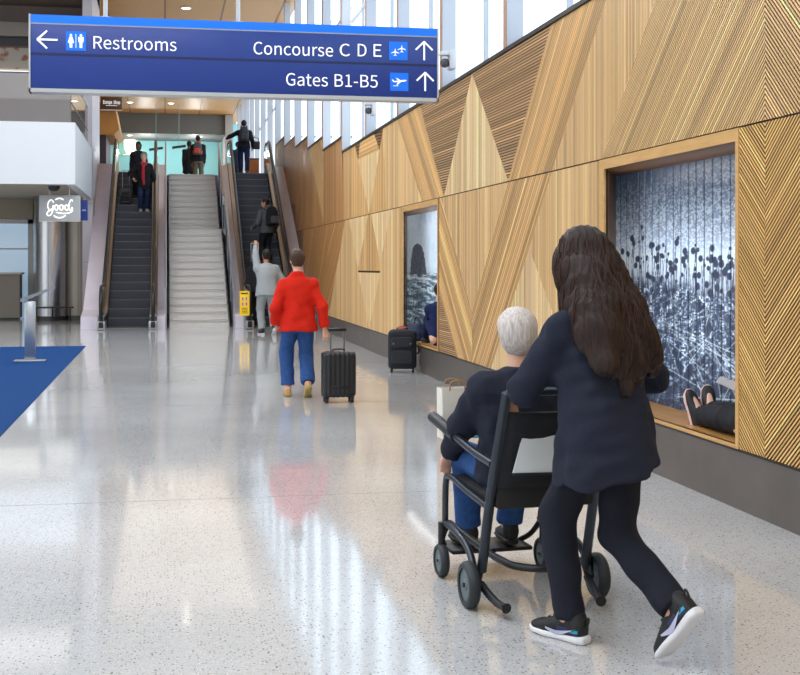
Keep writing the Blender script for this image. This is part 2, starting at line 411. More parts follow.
def panel(poly, d, tone, pitch=.021, gap=.3, th=.012, rnd=.16, inset=.006, x=None):
    """poly in (Y,z); slats run along d (Y,z)"""
    L = math.hypot(*d); d = (d[0] / L, d[1] / L); n = (-d[1], d[0])
    vals = [p[0] * n[0] + p[1] * n[1] for p in poly]; lo, hi = min(vals), max(vals)
    area = sum(poly[i][0] * poly[(i + 1) % len(poly)][1] - poly[(i + 1) % len(poly)][0] * poly[i][1] for i in range(len(poly)))
    X0 = (x if x is not None else XW + .012); X1 = X0 - th
    vs = []; fs = []; tone_v = []; gr = []
    base = np.array(lin(TONE[tone])[:3]); run = 1.0; left = 0; k = 0
    s = lo + random.random() * .003
    while s < hi:
        a, b_ = s + pitch * gap * .5, s + pitch * (1 - gap * .5); s += pitch; k += 1
        pl = clip(clip(poly, n, b_), (-n[0], -n[1]), -a)
        if len(pl) < 3: continue
        if left <= 0: run = 1 + random.gauss(0, rnd * .5); left = random.randint(1, 3)
        left -= 1
        q = run * (1 + random.gauss(0, rnd * .6))
        if random.random() < .10: q *= 1.42
        c = np.clip(base * q * np.array([1, 1 + random.gauss(0, .015), 1 + random.gauss(0, .04)]), 0, .95)
        m0 = len(vs); m = len(pl); off = random.random() * 30
        for X, dk_ in ((X1, 1.0), (X1, .42), (X0, .28)):      # shade of the gaps is put into the slat sides' colour
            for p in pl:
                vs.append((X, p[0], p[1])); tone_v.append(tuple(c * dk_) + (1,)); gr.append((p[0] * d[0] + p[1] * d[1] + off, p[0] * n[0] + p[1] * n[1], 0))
        fs.append(tuple(m0 + i for i in range(m)))
        for i in range(m): j = (i + 1) % m; fs.append((m0 + m + i, m0 + i + 2 * m, m0 + j + 2 * m, m0 + m + j))
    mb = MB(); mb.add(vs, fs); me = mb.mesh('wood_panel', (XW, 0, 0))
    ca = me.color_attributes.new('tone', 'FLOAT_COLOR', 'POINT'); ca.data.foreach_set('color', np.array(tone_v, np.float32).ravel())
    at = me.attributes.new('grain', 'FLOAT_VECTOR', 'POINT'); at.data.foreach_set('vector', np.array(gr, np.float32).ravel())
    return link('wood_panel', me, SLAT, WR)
def S(u): return 116.5 + .2226 * (800 - u)
def T(u): return -.598 * (u - 595)
def B(u): return 467 - .314 * (800 - u)
SEAM, TOPZ, BASEZ = 2.385, 3.745, .375
def W(pts):
    """picture points to the wall's own (Y,z); 's','t','b' snap to seam, top and base lines"""
    out = []
    for p in pts:
        y, z = wp(p[0], p[1] if not isinstance(p[1], str) else 262)
        if p[1] == 's': z = SEAM + .006
        elif p[1] == 'S': z = SEAM - .006
        elif p[1] == 't': z = TOPZ
        elif p[1] == 'b': z = BASEZ
        out.append((y, z))
    return out
def wdir(p, q):
    a, b_ = wp(*p), wp(*q); return (b_[0] - a[0], b_[1] - a[1])
V = (0, 1)
ya = wp(765, 300)[0]
UD = wdir((790, 20), (782, 40))                       # the herringbone's two directions
def pp(px, d, tone, **k):
    if isinstance(d[0], tuple): d = wdir(*d)
    return panel(W(px), d, tone, **k)
# upper band, near to far
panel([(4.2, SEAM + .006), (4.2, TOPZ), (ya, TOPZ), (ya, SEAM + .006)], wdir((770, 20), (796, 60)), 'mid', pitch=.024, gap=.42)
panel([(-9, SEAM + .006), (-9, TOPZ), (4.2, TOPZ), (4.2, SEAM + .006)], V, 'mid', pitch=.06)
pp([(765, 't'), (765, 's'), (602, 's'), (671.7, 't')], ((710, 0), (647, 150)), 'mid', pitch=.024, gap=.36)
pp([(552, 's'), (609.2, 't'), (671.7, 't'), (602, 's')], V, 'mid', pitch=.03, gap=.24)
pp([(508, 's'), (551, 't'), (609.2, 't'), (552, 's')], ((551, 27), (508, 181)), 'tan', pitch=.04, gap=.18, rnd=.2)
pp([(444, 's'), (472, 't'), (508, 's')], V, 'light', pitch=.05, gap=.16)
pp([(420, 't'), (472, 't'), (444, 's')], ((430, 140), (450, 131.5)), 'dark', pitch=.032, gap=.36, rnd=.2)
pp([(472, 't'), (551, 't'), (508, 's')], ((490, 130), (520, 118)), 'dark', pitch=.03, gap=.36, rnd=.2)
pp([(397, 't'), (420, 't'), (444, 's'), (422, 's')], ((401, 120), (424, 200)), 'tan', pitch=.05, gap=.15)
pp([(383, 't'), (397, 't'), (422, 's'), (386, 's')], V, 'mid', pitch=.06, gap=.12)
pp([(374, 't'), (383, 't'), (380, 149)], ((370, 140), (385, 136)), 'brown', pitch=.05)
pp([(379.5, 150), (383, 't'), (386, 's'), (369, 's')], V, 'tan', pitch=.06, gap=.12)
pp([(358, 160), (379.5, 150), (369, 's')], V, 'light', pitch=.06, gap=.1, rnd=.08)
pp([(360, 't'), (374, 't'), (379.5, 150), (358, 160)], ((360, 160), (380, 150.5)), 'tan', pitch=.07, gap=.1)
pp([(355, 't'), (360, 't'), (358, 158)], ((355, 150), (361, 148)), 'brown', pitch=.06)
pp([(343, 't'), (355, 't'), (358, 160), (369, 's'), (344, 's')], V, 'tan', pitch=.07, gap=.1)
# the stepped part beside the escalator
st = [(FY[k] - .05, FY[k + 1] - .05, wall_top(FY[k] + .1) - .02) for k in range(len(FY) - 1) if 24 < FY[k] < Y_END - .5]
y9 = wp(344, 300)[0]
for i, (a, b_, h) in enumerate(st):
    lo = SEAM + .006
    if i == 0:
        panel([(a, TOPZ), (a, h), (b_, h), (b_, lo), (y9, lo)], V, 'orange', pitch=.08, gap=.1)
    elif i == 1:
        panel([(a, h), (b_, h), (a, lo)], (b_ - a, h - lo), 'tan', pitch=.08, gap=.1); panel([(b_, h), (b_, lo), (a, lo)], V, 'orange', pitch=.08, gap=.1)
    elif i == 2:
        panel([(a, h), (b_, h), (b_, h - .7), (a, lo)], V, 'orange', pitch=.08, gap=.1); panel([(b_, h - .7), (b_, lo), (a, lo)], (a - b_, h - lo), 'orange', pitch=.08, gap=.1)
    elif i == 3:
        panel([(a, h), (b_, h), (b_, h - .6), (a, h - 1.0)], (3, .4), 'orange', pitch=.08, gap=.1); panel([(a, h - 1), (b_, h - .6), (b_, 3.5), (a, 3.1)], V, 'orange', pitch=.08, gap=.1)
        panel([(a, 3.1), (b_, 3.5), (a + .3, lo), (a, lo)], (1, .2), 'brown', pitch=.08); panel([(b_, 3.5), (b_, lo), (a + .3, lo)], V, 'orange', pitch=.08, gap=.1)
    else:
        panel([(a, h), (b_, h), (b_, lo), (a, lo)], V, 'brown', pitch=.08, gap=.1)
# lower band
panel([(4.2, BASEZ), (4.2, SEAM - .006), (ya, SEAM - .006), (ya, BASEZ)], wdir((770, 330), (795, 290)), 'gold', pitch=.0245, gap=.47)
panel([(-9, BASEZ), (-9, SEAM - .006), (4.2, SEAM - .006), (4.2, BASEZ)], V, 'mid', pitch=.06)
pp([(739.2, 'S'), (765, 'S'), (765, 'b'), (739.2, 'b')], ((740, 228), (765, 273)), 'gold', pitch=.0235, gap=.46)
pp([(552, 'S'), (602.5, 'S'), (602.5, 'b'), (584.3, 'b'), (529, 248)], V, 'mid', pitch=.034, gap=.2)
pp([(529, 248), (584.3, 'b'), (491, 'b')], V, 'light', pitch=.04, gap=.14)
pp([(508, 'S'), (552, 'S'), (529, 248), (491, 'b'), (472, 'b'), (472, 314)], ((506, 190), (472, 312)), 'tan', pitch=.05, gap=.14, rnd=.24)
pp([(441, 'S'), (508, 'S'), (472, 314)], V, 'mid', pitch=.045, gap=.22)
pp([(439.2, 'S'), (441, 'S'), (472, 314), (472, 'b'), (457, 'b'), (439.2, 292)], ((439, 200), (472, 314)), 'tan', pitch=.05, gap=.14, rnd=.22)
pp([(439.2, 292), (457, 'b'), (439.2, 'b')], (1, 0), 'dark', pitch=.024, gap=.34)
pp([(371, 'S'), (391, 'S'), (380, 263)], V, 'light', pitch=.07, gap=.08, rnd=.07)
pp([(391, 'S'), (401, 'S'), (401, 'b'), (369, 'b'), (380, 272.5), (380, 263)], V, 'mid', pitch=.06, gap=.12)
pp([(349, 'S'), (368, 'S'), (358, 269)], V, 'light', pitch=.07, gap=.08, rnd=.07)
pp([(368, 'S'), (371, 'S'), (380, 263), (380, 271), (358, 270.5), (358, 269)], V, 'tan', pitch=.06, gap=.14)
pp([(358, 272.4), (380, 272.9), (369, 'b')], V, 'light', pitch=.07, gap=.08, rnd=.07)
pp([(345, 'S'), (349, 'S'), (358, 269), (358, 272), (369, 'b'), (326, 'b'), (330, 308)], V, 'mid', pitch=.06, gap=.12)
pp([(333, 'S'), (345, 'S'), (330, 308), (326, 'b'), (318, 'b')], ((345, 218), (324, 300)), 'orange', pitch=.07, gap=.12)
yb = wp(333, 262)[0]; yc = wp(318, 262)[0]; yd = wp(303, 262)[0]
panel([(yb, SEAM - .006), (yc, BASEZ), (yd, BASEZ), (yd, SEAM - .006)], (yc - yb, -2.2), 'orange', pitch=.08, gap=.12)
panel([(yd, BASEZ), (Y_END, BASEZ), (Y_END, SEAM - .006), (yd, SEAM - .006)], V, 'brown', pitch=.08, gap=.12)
# steel kick band under the wood
steelb = mat('kick_steel', (116, 108, 102), .34, .55, noise=.10, nscale=3)
setkind(MB().box(XW - .006, XW + .45, -9, Y_END, 0, .365).build('baseboard_right', steelb))
setkind(MB().box(XW - .012, XW, -9, Y_END, .362, .372).build('trim_1', blk))
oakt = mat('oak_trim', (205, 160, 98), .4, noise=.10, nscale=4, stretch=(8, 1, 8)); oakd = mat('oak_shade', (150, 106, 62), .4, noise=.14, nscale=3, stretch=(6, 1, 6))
def art_mesh(name, y0, y1, z0, z1, fn, ny, nz):
    ys = np.linspace(y1, y0, ny); zs = np.linspace(z0, z1, nz)          # left in the picture is far
    A, Bz = np.meshgrid(np.linspace(0, 1, ny), np.linspace(0, 1, nz), indexing='ij')
    colr = fn(A, Bz)
    YY, ZZ = np.meshgrid(ys, zs, indexing='ij')
    rel = .008 * (np.abs(((A * 27.5) % 1) - .5) < .42) if fn is poppies else 0 * A   # shallow vertical battens
    vs = np.stack([np.full(YY.shape, 0.0) - rel, YY, ZZ], -1).reshape(-1, 3)
    i = np.arange(ny * nz).reshape(ny, nz); q = np.stack([i[:-1, :-1], i[1:, :-1], i[1:, 1:], i[:-1, 1:]], -1).reshape(-1, 4)
    me = bpy.data.meshes.new(name); me.from_pydata(vs.tolist(), [], q.tolist())
    ca = me.color_attributes.new('tone', 'FLOAT_COLOR', 'POINT')
    cc = np.concatenate([((np.clip(colr * 1.12 + 8, 0, 250) / 255) ** 2.0).reshape(-1, 3), np.ones((ny * nz, 1))], 1); ca.data.foreach_set('color', cc.astype(np.float32).ravel())
    return me
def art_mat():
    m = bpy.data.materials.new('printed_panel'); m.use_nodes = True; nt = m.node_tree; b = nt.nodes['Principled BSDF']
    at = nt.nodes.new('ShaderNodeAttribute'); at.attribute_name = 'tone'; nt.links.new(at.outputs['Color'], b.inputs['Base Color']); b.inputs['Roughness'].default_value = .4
    nt.links.new(at.outputs['Color'], b.inputs['Emission Color']); b.inputs['Emission Strength'].default_value = .30  # glow added to brighten the print inside its dim niche
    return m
def smooth_noise(A, Bz, fx, fz, seed):
    r = np.random.RandomState(seed); g = r.rand(int(fx) + 3, int(fz) + 3); x = A * fx; z = Bz * fz
    xi = x.astype(int); zi = z.astype(int); xf = x - xi; zf = z - zi; xf = xf * xf * (3 - 2 * xf); zf = zf * zf * (3 - 2 * zf)
    return (g[xi, zi] * (1 - xf) * (1 - zf) + g[xi + 1, zi] * xf * (1 - zf) + g[xi, zi + 1] * (1 - xf) * zf + g[xi + 1, zi + 1] * xf * zf)
def poppies(A, Z):
    """blue-toned field of seed heads under a grainy sky"""
    r = np.random.RandomState(3)
    sky = np.clip(1.05 - np.abs(Z - .62) * 2.0, .25, 1)[..., None] * np.array([186, 204, 226.])
    n = smooth_noise(A, Z, 235, 205, 1); n2 = smooth_noise(A, Z, 120, 110, 2)
    grain = np.clip((Z - .58) * 2.4, 0, 1)[..., None]; sp = ((n * .6 + n2 * .4) > .40 + .16 * Z)[..., None]
    c = sky * (1 - grain) + grain * np.where(sp, sky * 1.02, np.array([34, 48, 70.]))
    n3 = smooth_noise(A, Z, 60, 50, 5); n4 = smooth_noise(A, Z, 130, 200, 6)
    field = np.array([27, 35, 52.]) + ((n3 * .5 + n4 * .5) ** 2)[..., None] * np.array([120, 135, 150.]) * (.35 + .9 * Z[..., None]) + (np.clip(n4 * .6 + n3 * .4 - .60, 0, 1) * 5.5 * np.clip(Z * 2.6, .15, 1))[..., None].clip(0, 1) * np.array([130, 146, 160.])
    top = .50 - .06 * A + .06 * smooth_noise(A, Z, 18, 2, 9)
    k = np.clip((top - Z) / .05, 0, 1)[..., None]; c = c * (1 - k) + field * k
    asp = 3.9 / 1.9
    for i in range(230):                                   # thin stems and dry stalks
        x0, z0 = r.rand() * 1.1 - .05, r.rand() * .42; dx, dz = r.randn() * .10, .08 + r.rand() * .22
        if r.rand() < .25: dx *= 2.4; dz *= .6
        t = np.clip(((A - x0) * dx * asp * asp + (Z - z0) * dz) / (dx * dx * asp * asp + dz * dz), 0, 1)
        d = np.hypot((A - x0 - t * dx) * asp, Z - z0 - t * dz); w = .0035
        kk = (np.clip(1 - d / w, 0, 1) * (.35 + .6 * r.rand()))[..., None]; c = c * (1 - kk) + np.array([190, 208, 224.]) * kk
    for i in range(190):                                   # dark seed heads with a stem
        x = r.rand() ** .8; z = .50 + .22 * (1 - x) * r.rand() + .10 * r.rand() - .05 * x; s = .005 + .008 * r.rand()
        d = np.hypot((A - x) * asp / (s * 1.9), (Z - z) / (s * 1.25)); kk = np.clip((1.1 - d) * 4, 0, 1)[..., None]; c = c * (1 - kk) + np.array([38, 46, 64.]) * kk
        st_ = (np.abs(A - x - .012 * np.sin(Z * 9 + i)) * asp < .0032) & (Z < z) & (Z > .3); c[st_] = c[st_] * .35 + np.array([44, 54, 74.]) * .65
    bat = (np.abs(((A * 27.5) % 1) - .5) > .42)[..., None]
    return np.clip(np.where(bat, c * .42, c), 0, 255)
def seastack(A, Z):
    """grey-blue surf with a dark rock stack under a pale sky"""
    c = np.ones(A.shape + (3,)) * np.array([166, 186, 204.]) + (smooth_noise(A, Z, 60, 40, 11)[..., None] - .5) * 26 + (smooth_noise(A, Z, 8, 7, 21)[..., None] - .5) * 30
    sea = Z < .52
    w = smooth_noise(A, Z, 14, 70, 12) * .55 + smooth_noise(A, Z, 60, 160, 13) * .45
    s = np.array([62, 80, 96.]) + (np.clip(w - .42, 0, 1) * 2.2)[..., None] * np.array([150, 160, 165.])
    c = np.where(sea[..., None], s, c)
    for z, a in ((.465, .02), (.37, .018), (.505, .01)):
        kk = np.clip(1 - np.abs(Z - z - .012 * np.sin(A * 17 + z * 60)) / a, 0, 1) * smooth_noise(A, Z, 22, 60, 14); c = c * (1 - kk[..., None]) + np.array([222, 230, 234.]) * kk[..., None]
    fog = np.clip((Z - .50) / .03, 0, 1) * np.clip((.58 - Z) / .04, 0, 1); c = c * (1 - .3 * fog[..., None]) + np.array([150, 168, 184.]) * .3 * fog[..., None]
    wid = np.interp(Z, [.50, .56, .66, .72, .745, .76], [.135, .125, .105, .085, .055, .0]) * (.92 + .16 * smooth_noise(A, Z, 3, 40, 15))
    rock = (np.abs(A - .19 + .05 * (Z - .6)) < wid) & (Z > .50) & (Z < .775); c[rock] = np.array([74, 82, 94.]) + (smooth_noise(A, Z, 50, 60, 16)[rock][:, None] - .5) * 26
    c += ((np.abs(((A * 26) % 1) - .5) > .46) * -20)[..., None] * (Z < .45)[..., None]
    return np.clip(c, 0, 255)
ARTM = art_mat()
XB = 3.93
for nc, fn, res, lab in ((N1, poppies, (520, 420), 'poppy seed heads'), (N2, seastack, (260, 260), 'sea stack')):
    n = struct('window_%d' % (41 if nc is N1 else 42), (XW, nc['y0'], 0))  # a wall niche with a mural, no window opening
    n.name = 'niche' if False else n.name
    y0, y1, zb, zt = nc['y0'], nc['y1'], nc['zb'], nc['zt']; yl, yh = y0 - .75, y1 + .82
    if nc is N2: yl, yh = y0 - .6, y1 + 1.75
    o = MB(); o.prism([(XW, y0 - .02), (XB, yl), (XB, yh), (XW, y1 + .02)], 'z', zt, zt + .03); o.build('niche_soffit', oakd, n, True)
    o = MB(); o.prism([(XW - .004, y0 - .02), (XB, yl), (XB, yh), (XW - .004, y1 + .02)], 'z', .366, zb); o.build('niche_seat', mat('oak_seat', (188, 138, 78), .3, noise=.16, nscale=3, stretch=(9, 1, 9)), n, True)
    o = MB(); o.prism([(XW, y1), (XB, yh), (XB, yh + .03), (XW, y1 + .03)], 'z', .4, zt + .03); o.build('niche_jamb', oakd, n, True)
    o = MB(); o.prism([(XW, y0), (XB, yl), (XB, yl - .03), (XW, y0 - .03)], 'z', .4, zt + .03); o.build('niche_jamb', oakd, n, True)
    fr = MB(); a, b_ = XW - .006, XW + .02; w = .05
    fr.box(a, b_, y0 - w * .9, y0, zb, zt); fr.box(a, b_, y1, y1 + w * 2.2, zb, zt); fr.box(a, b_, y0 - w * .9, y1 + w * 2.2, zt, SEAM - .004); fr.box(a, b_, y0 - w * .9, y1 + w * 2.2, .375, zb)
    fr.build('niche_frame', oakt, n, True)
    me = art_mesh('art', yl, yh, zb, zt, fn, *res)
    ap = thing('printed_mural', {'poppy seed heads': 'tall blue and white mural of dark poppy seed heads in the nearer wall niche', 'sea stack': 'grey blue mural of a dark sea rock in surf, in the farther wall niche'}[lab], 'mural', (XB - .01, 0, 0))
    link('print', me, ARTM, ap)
    fr = MB(); fr.box(XB - .008, XB + .02, yl, yh, zt - .012, zt + .012); fr.box(XB - .008, XB + .02, yl, yh, zb - .012, zb + .006); fr.build('edge_rail', mat('rail_grey', (70, 76, 84), .4), ap, True)

# ---- upper floor, left mezzanine
concrete = mat('slab_grey', (186, 184, 182), .6)
setkind(MB().box(-16, 3.5, 38.35, 72, 3.9, UP).build('floor', concrete, None)).name = 'floor_upper'
XL = -1.9
setkind(MB().box(-16, 3.5, 38.2, 38.35, 0, 4.19).build('trim_8', mat('under_wall', (176, 168, 184), .4, noise=.1, nscale=1)))
clad = mat('lavender_cladding', (232, 224, 238), .3, .1, noise=.06, nscale=1)
for i_, (a_, b_) in enumerate(((XL, -1.52), (-.18, .005), (1.615, 1.83), (3.17, XW - .01))):
    setkind(MB().prism([(29.35, 0), (29.35, .30), (30.3, .42), (37.6, 4.45), (38.3, 4.45), (38.3, 3.9), (31.2, 0)], 'x', a_, b_).build('trim_%d' % (9 + i_), clad))
parapet = mat('parapet_white', (208, 212, 217), .6)
setkind(MB().box(-16, XL, 27.6, 27.8, 3.22, 4.55).box(XL - .2, XL, 27.8, 34.2, 3.22, 4.55).build('wall_mezzanine', parapet)).name = 'trim_2'
soff = mat('soffit_tan', (178, 168, 150), .6)
setkind(MB().box(-16, XL - .2, 27.8, 38, 3.3, 4.2).build('ceiling_low', soff)).name = 'trim_3'
stone = mat('side_stone', (206, 200, 210), .35, noise=.04, nscale=2)
sw = struct('wall_side', (XL, 34, 0))
for i, z in enumerate((0, 1.55, 3.1, 4.65, 6.2, 7.75)):
    for j, (a, b_) in enumerate(((34.0, 35.9), (35.91, 37.8))):
        MB().box(XL - .25, XL, a, b_, z + .004, z + 1.546).build('stone_panel', stone, sw, True)
MB().box(XL - .24, XL - .01, 34.01, 37.79, 0, CEIL).build('joint_backing', mat('joint_grey', (120, 116, 122), .7), sw, True)
gl = glass_mat('rail_glass', (196, 190, 188), .30)
def glass_rail(name, label, segs):
    t = thing(name, label, 'railing', (segs[0][0][0], segs[0][0][1], 4.55))
    for (a, b_) in segs:
        dx, dy = b_[0] - a[0], b_[1] - a[1]; L = math.hypot(dx, dy); nx, ny = -dy / L * .008, dx / L * .008
        m = MB(); m.prism([(a[0] - nx, a[1] - ny), (b_[0] - nx, b_[1] - ny), (b_[0] + nx, b_[1] + ny), (a[0] + nx, a[1] + ny)], 'z', 4.55, 5.6); m.build('glass_panel', gl, t, True)
        MB().tube([(a[0], a[1], 5.62), (b_[0], b_[1], 5.62)], .03, 8).build('top_rail', mat('brushed', (180, 182, 186), .3, .9), t, True)
        MB().tube([(a[0], a[1] + .06, 5.0), (b_[0], b_[1] + .06, 5.0)], .022, 8).build('hand_rail', mat('bronze_rail', (120, 84, 66), .35, .6), t, True)
    return t
glass_rail('glass_railing', 'glass guard railing on top of the white balcony front at left', [((-6.9, 27.7), (-4.45, 27.7)), ((-4.4, 27.7), (XL - .1, 27.7))])
glass_rail('glass_railing', 'receding side run of glass railing on the balcony beside the stone wall', [((XL - .1, 27.8), (XL - .1, 33.6))])
# restaurant behind the railing
mz = struct('wall_far', (-6, 38, UP))
MB().box(-16, XL - .25, 37.6, 37.9, UP, CEIL).build('plaster', mat('dusk_wall', (146, 130, 126), .7, noise=.1, nscale=1), mz, True)
MB().box(-16, XL - .25, 37.4, 37.6, 7.75, 8.05).build('dark_band', mat('band_dark', (62, 66, 74), .5), mz, True)
MB().box(-16, XL - .25, 37.2, 37.6, 8.05, 8.45).build('pale_band', mat('band_pale', (168, 162, 156), .6), mz, True)
MB().box(-16, XL - .25, 37.25, 37.6, 7.0, 7.1).build('warm_ledge', mat('ledge_pale', (230, 214, 190), .5, emit=.5), mz, True)
setkind(MB().box(-16, XL, 27.0, 38, 9.0, CEIL + .1).build('ceiling_mezzanine', mat('taupe_ceiling', (132, 124, 118), .7, noise=.06, nscale=.4))).name = 'trim_4'
def floral_mat():
    m = mat('floral_paper', (196, 190, 180), .7); nt = m.node_tree; b = nt.nodes['Principled BSDF']
    tc = nt.nodes.new('ShaderNodeTexCoord'); v = nt.nodes.new('ShaderNodeTexNoise'); v.inputs['Scale'].default_value = 3.2; v.inputs['Detail'].default_value = 5
    r = nt.nodes.new('ShaderNodeValToRGB'); e = r.color_ramp.elements; e[0].position = .52; e[0].color = lin((196, 192, 184)); e[1].position = .66; e[1].color = lin((150, 70, 58)); x = r.color_ramp.elements.new(.58); x.color = lin((176, 138, 120))
    nt.links.new(tc.outputs['Object'], v.inputs['Vector']); nt.links.new(v.outputs['Fac'], r.inputs['Fac']); nt.links.new(r.outputs['Color'], b.inputs['Base Color']); return m
t = thing('floral_panel', 'pale wallpaper panel with rust red flowers high on the balcony back wall', 'wall panel', (-6, 37.3, 7.1))
MB().box(-9.5, -3.6, 37.34, 37.5, 7.1, 7.76).build('paper', floral_mat(), t, True)
MB().box(-9.5, -3.6, 37.30, 37.5, 7.74, 7.78).build('top_batten', mat('brown_batten', (110, 84, 70), .5), t, True)
t = thing('bar_table', 'blurred dark bar table standing behind the balcony glass', 'table', (-5.6, 31, UP))
MB().box(-6.2, -5.0, 30.7, 31.3, 5.2, 5.26).build('table_top', mat('bar_brown', (96, 78, 74), .5), t, True)
for x in (-6.1, -5.1):
    for y in (30.78, 31.22): MB().box(x - .03, x + .03, y - .03, y + .03, UP, 5.2).build('leg', mat('bar_brown', (96, 78, 74), .5), t, True)

# ---- under the mezzanine: tan back wall, glazed front, columns
taupe = mat('tan_wall', (182, 172, 154), .6)
bw = struct('wall_lobby', (-6, 36, 0))
MB().box(-16, -3.45, 36.0, 36.2, 2.72, 3.3).box(-3.62, -2.6, 36.0, 36.2, 0, 3.3).build('plaster', taupe, bw, True)
wn = struct('window_50', (-6, 36, 0))
MB().box(-9, -3.62, 36.05, 36.07, 0, 2.72).build('pane', mat('shop_glass', (176, 206, 232), .08, noise=.12, nscale=.8, c2=(226, 238, 248), emit=.42), wn, True)  # the bright sky in the pane is put into its colour and glow
fr = MB().box(-3.75, -3.6, 35.95, 36.15, 0, 2.75).box(-9, -3.6, 35.95, 36.15, 2.62, 2.74).box(-9, -3.6, 35.97, 36.1, 1.9, 1.94).box(-6.3, -6.2, 35.97, 36.1, 0, 2.7)
fr.build('frame', mat('frame_white', (214, 216, 218), .4), wn, True)
MB().box(-4.9, -4.55, 35.9, 36.0, 2.68, 2.78).build('door_closer', blk, wn, True)
t = thing('reception_counter', 'low taupe reception counter in front of the shop glass at far left', 'counter', (-5.5, 35, 0))
MB().box(-8, -3.85, 34.9, 35.5, .05, 1.22).build('front', mat('counter_taupe', (134, 126, 118), .5), t, True)
MB().box(-8.05, -3.8, 34.85, 35.55, 1.22, 1.27).build('counter_top', mat('counter_pale', (190, 184, 176), .4), t, True)
MB().box(-8, -3.9, 34.93, 35.45, 0, .05).build('plinth', blk, t, True)
stm = mat('steel_column', (196, 198, 202), .22, .9)
def column(x, y, r, label, m):
    t = thing('round_column', label, 'column', (x, y, 0))
    MB().lathe((0, 0, 0), [(r, .12), (r, 3.3)], seg=40).build('shaft', m, t)
    MB().lathe((0, 0, 0), [(r + .03, 0), (r + .03, .12), (r, .122)], seg=40).build('base_ring', mat('col_base', (70, 68, 66), .4, .5), t)
    MB().box(-.004, .004, -r - .003, -r + .01, .12, 3.3).build('seam', mat('col_seam', (90, 88, 86), .4, .5), t)
    return t
column(-3.02, 34.4, .42, 'polished steel clad round column behind the hanging script sign', stm)
column(-2.28, 34.7, .40, 'taupe round column standing between the steel column and the escalator', mat('taupe_column', (164, 156, 146), .4, .3))
t = thing('low_guard_rail', 'knee high dark rail at the foot of the steel column', 'railing', (-3, 33.7, 0))
MB().tube([(-3.4, 33.75, .36), (-2.35, 33.75, .36)], .02, 8).build('rail', mat('dark_steel', (60, 60, 64), .35, .7), t, True)
for x in (-3.3, -2.9, -2.45): MB().tube([(x, 33.75, 0), (x, 33.75, .36)], .018, 8).build('post', mat('dark_steel', (60, 60, 64), .35, .7), t, True)

# ---- upper hall: teal end wall, grey soffit, orange canopy
setkind(MB().box(-16, 4.2, 70, 70.3, UP, CEIL).build('wall_end', mat('teal_wall', (140, 206, 212), .6))).name = 'wall_front'
setkind(MB().box(-3, 3.5, 66, 70, 8.25, 9.29).build('trim_5', mat('soffit_grey', (100, 103, 102), .6)))
setkind(MB().box(3.1, 3.5, 65.7, 70, UP, 9.28).build('trim_6', mat('pier_grey', (150, 148, 146), .6)))
t = thing('wood_canopy', 'orange wood canopy block at the top left of the down escalator', 'canopy', (-2.6, 44, 6))
MB().prism([(-4.5, 5.95), (-1.72, 5.95), (-1.55, 6.15), (-1.72, 7.05), (-4.5, 7.05)], 'y', 44, 48).build('block', mat('canopy_oak', (196, 140, 72), .5, noise=.1, nscale=2, emit=.0), t, True)
MB().box(-4.5, -2.0, 44.2, 47.8, 4.2, 5.95).build('shop_wall', mat('shop_dark', (70, 62, 74), .6), t, True)
pm = mat('wood_hall_left', (190, 142, 84), .55)
setkind(MB().box(-4.6, -4.5, 38.4, 70, UP, CEIL).build('wall_hall', pm)).name = 'trim_7'
# ================================================================ OVERHEAD SIGN
SY = 10.40
def spx(u, v): return yp(u, v, SY)
navy = mat('sign_navy', (30, 58, 136), .35, noise=.03, nscale=3, emit=.06); bright = mat('sign_blue', (0, 116, 238), .4, emit=.16); navyd = mat('sign_groove', (20, 34, 84), .5)
alu = mat('sign_alu', (196, 198, 196), .35, .5); letter = mat('sign_white', (250, 250, 250), .5, emit=.35)
x0, zt_ = spx(30.5, 14.2); x1, _ = spx(437, 28.9); zb_ = spx(30.5, 88)[1]
Hs = zt_ - zb_
sg = thing('overhead_sign', 'navy blue airport direction sign hanging from two posts above the concourse', 'sign', ((x0 + x1) / 2, SY + .06, zb_))
MB().rbox(x0, x1, SY, SY + .14, zb_, zt_ - .07, .004).build('navy_panel', navy, sg, True)
MB().box(x0, x1, SY - .004, SY + .144, zt_ - .066, zt_).build('bright_stripe', bright, sg, True)
MB().box(x0 - .014, x0, SY - .008, SY + .15, zb_ - .03, zt_ + .004).box(x1, x1 + .014, SY - .008, SY + .15, zb_ - .03, zt_ + .004).box(x0 - .014, x1 + .014, SY - .008, SY + .15, zb_ - .03, zb_).build('frame', alu, sg, True)
MB().box(x0, x1, SY - .003, SY, zt_ - .076, zt_ - .066).build('stripe_edge', mat('edge_pale', (168, 172, 180), .5), sg, True)
zm = zb_ + (zt_ - .07 - zb_) * .53
MB().box(x0, x1, SY - .002, SY + .01, zm - .010, zm + .010).build('groove', navyd, sg, True)
for u in (105, 238.5):
    px = spx(u, 10)[0]; MB().cyl((px, SY + .07, zt_ - .02), .018, CEIL - zt_ + .02, 'z', 12).cyl((px, SY + .07, zt_), .045, .012, 'z', 16).build('hanger_post', alu, sg, True)
YT = SY - .006
def word(txt, u0, vb0, u1, cap_px, name='lettering', bold=0.0):
    a, zb = spx(u0, vb0); b_, _ = spx(u1, vb0); zc = SA * a + CA * SY
    text_mesh(txt, name, letter, sg, a, b_, zb, YT, cap=cap_px / FPX * zc, bold=bold)
word('Restrooms', 93.5, 48.6, 176.5, 12.2); word('Concourse', 253.5, 54.2, 333, 12.3)
for ch_, a_, b2_ in (('C', 339.6, 349.8), ('D', 357.6, 366.4), ('E', 373.4, 381.4)): word(ch_, a_, 54.2 + (a_ - 253.5) * .0205, b2_, 12.2)
word('Gates', 286, 85.4, 327.8, 12.3); word('B1-B5', 334.5, 86.6, 377.6, 12.2)
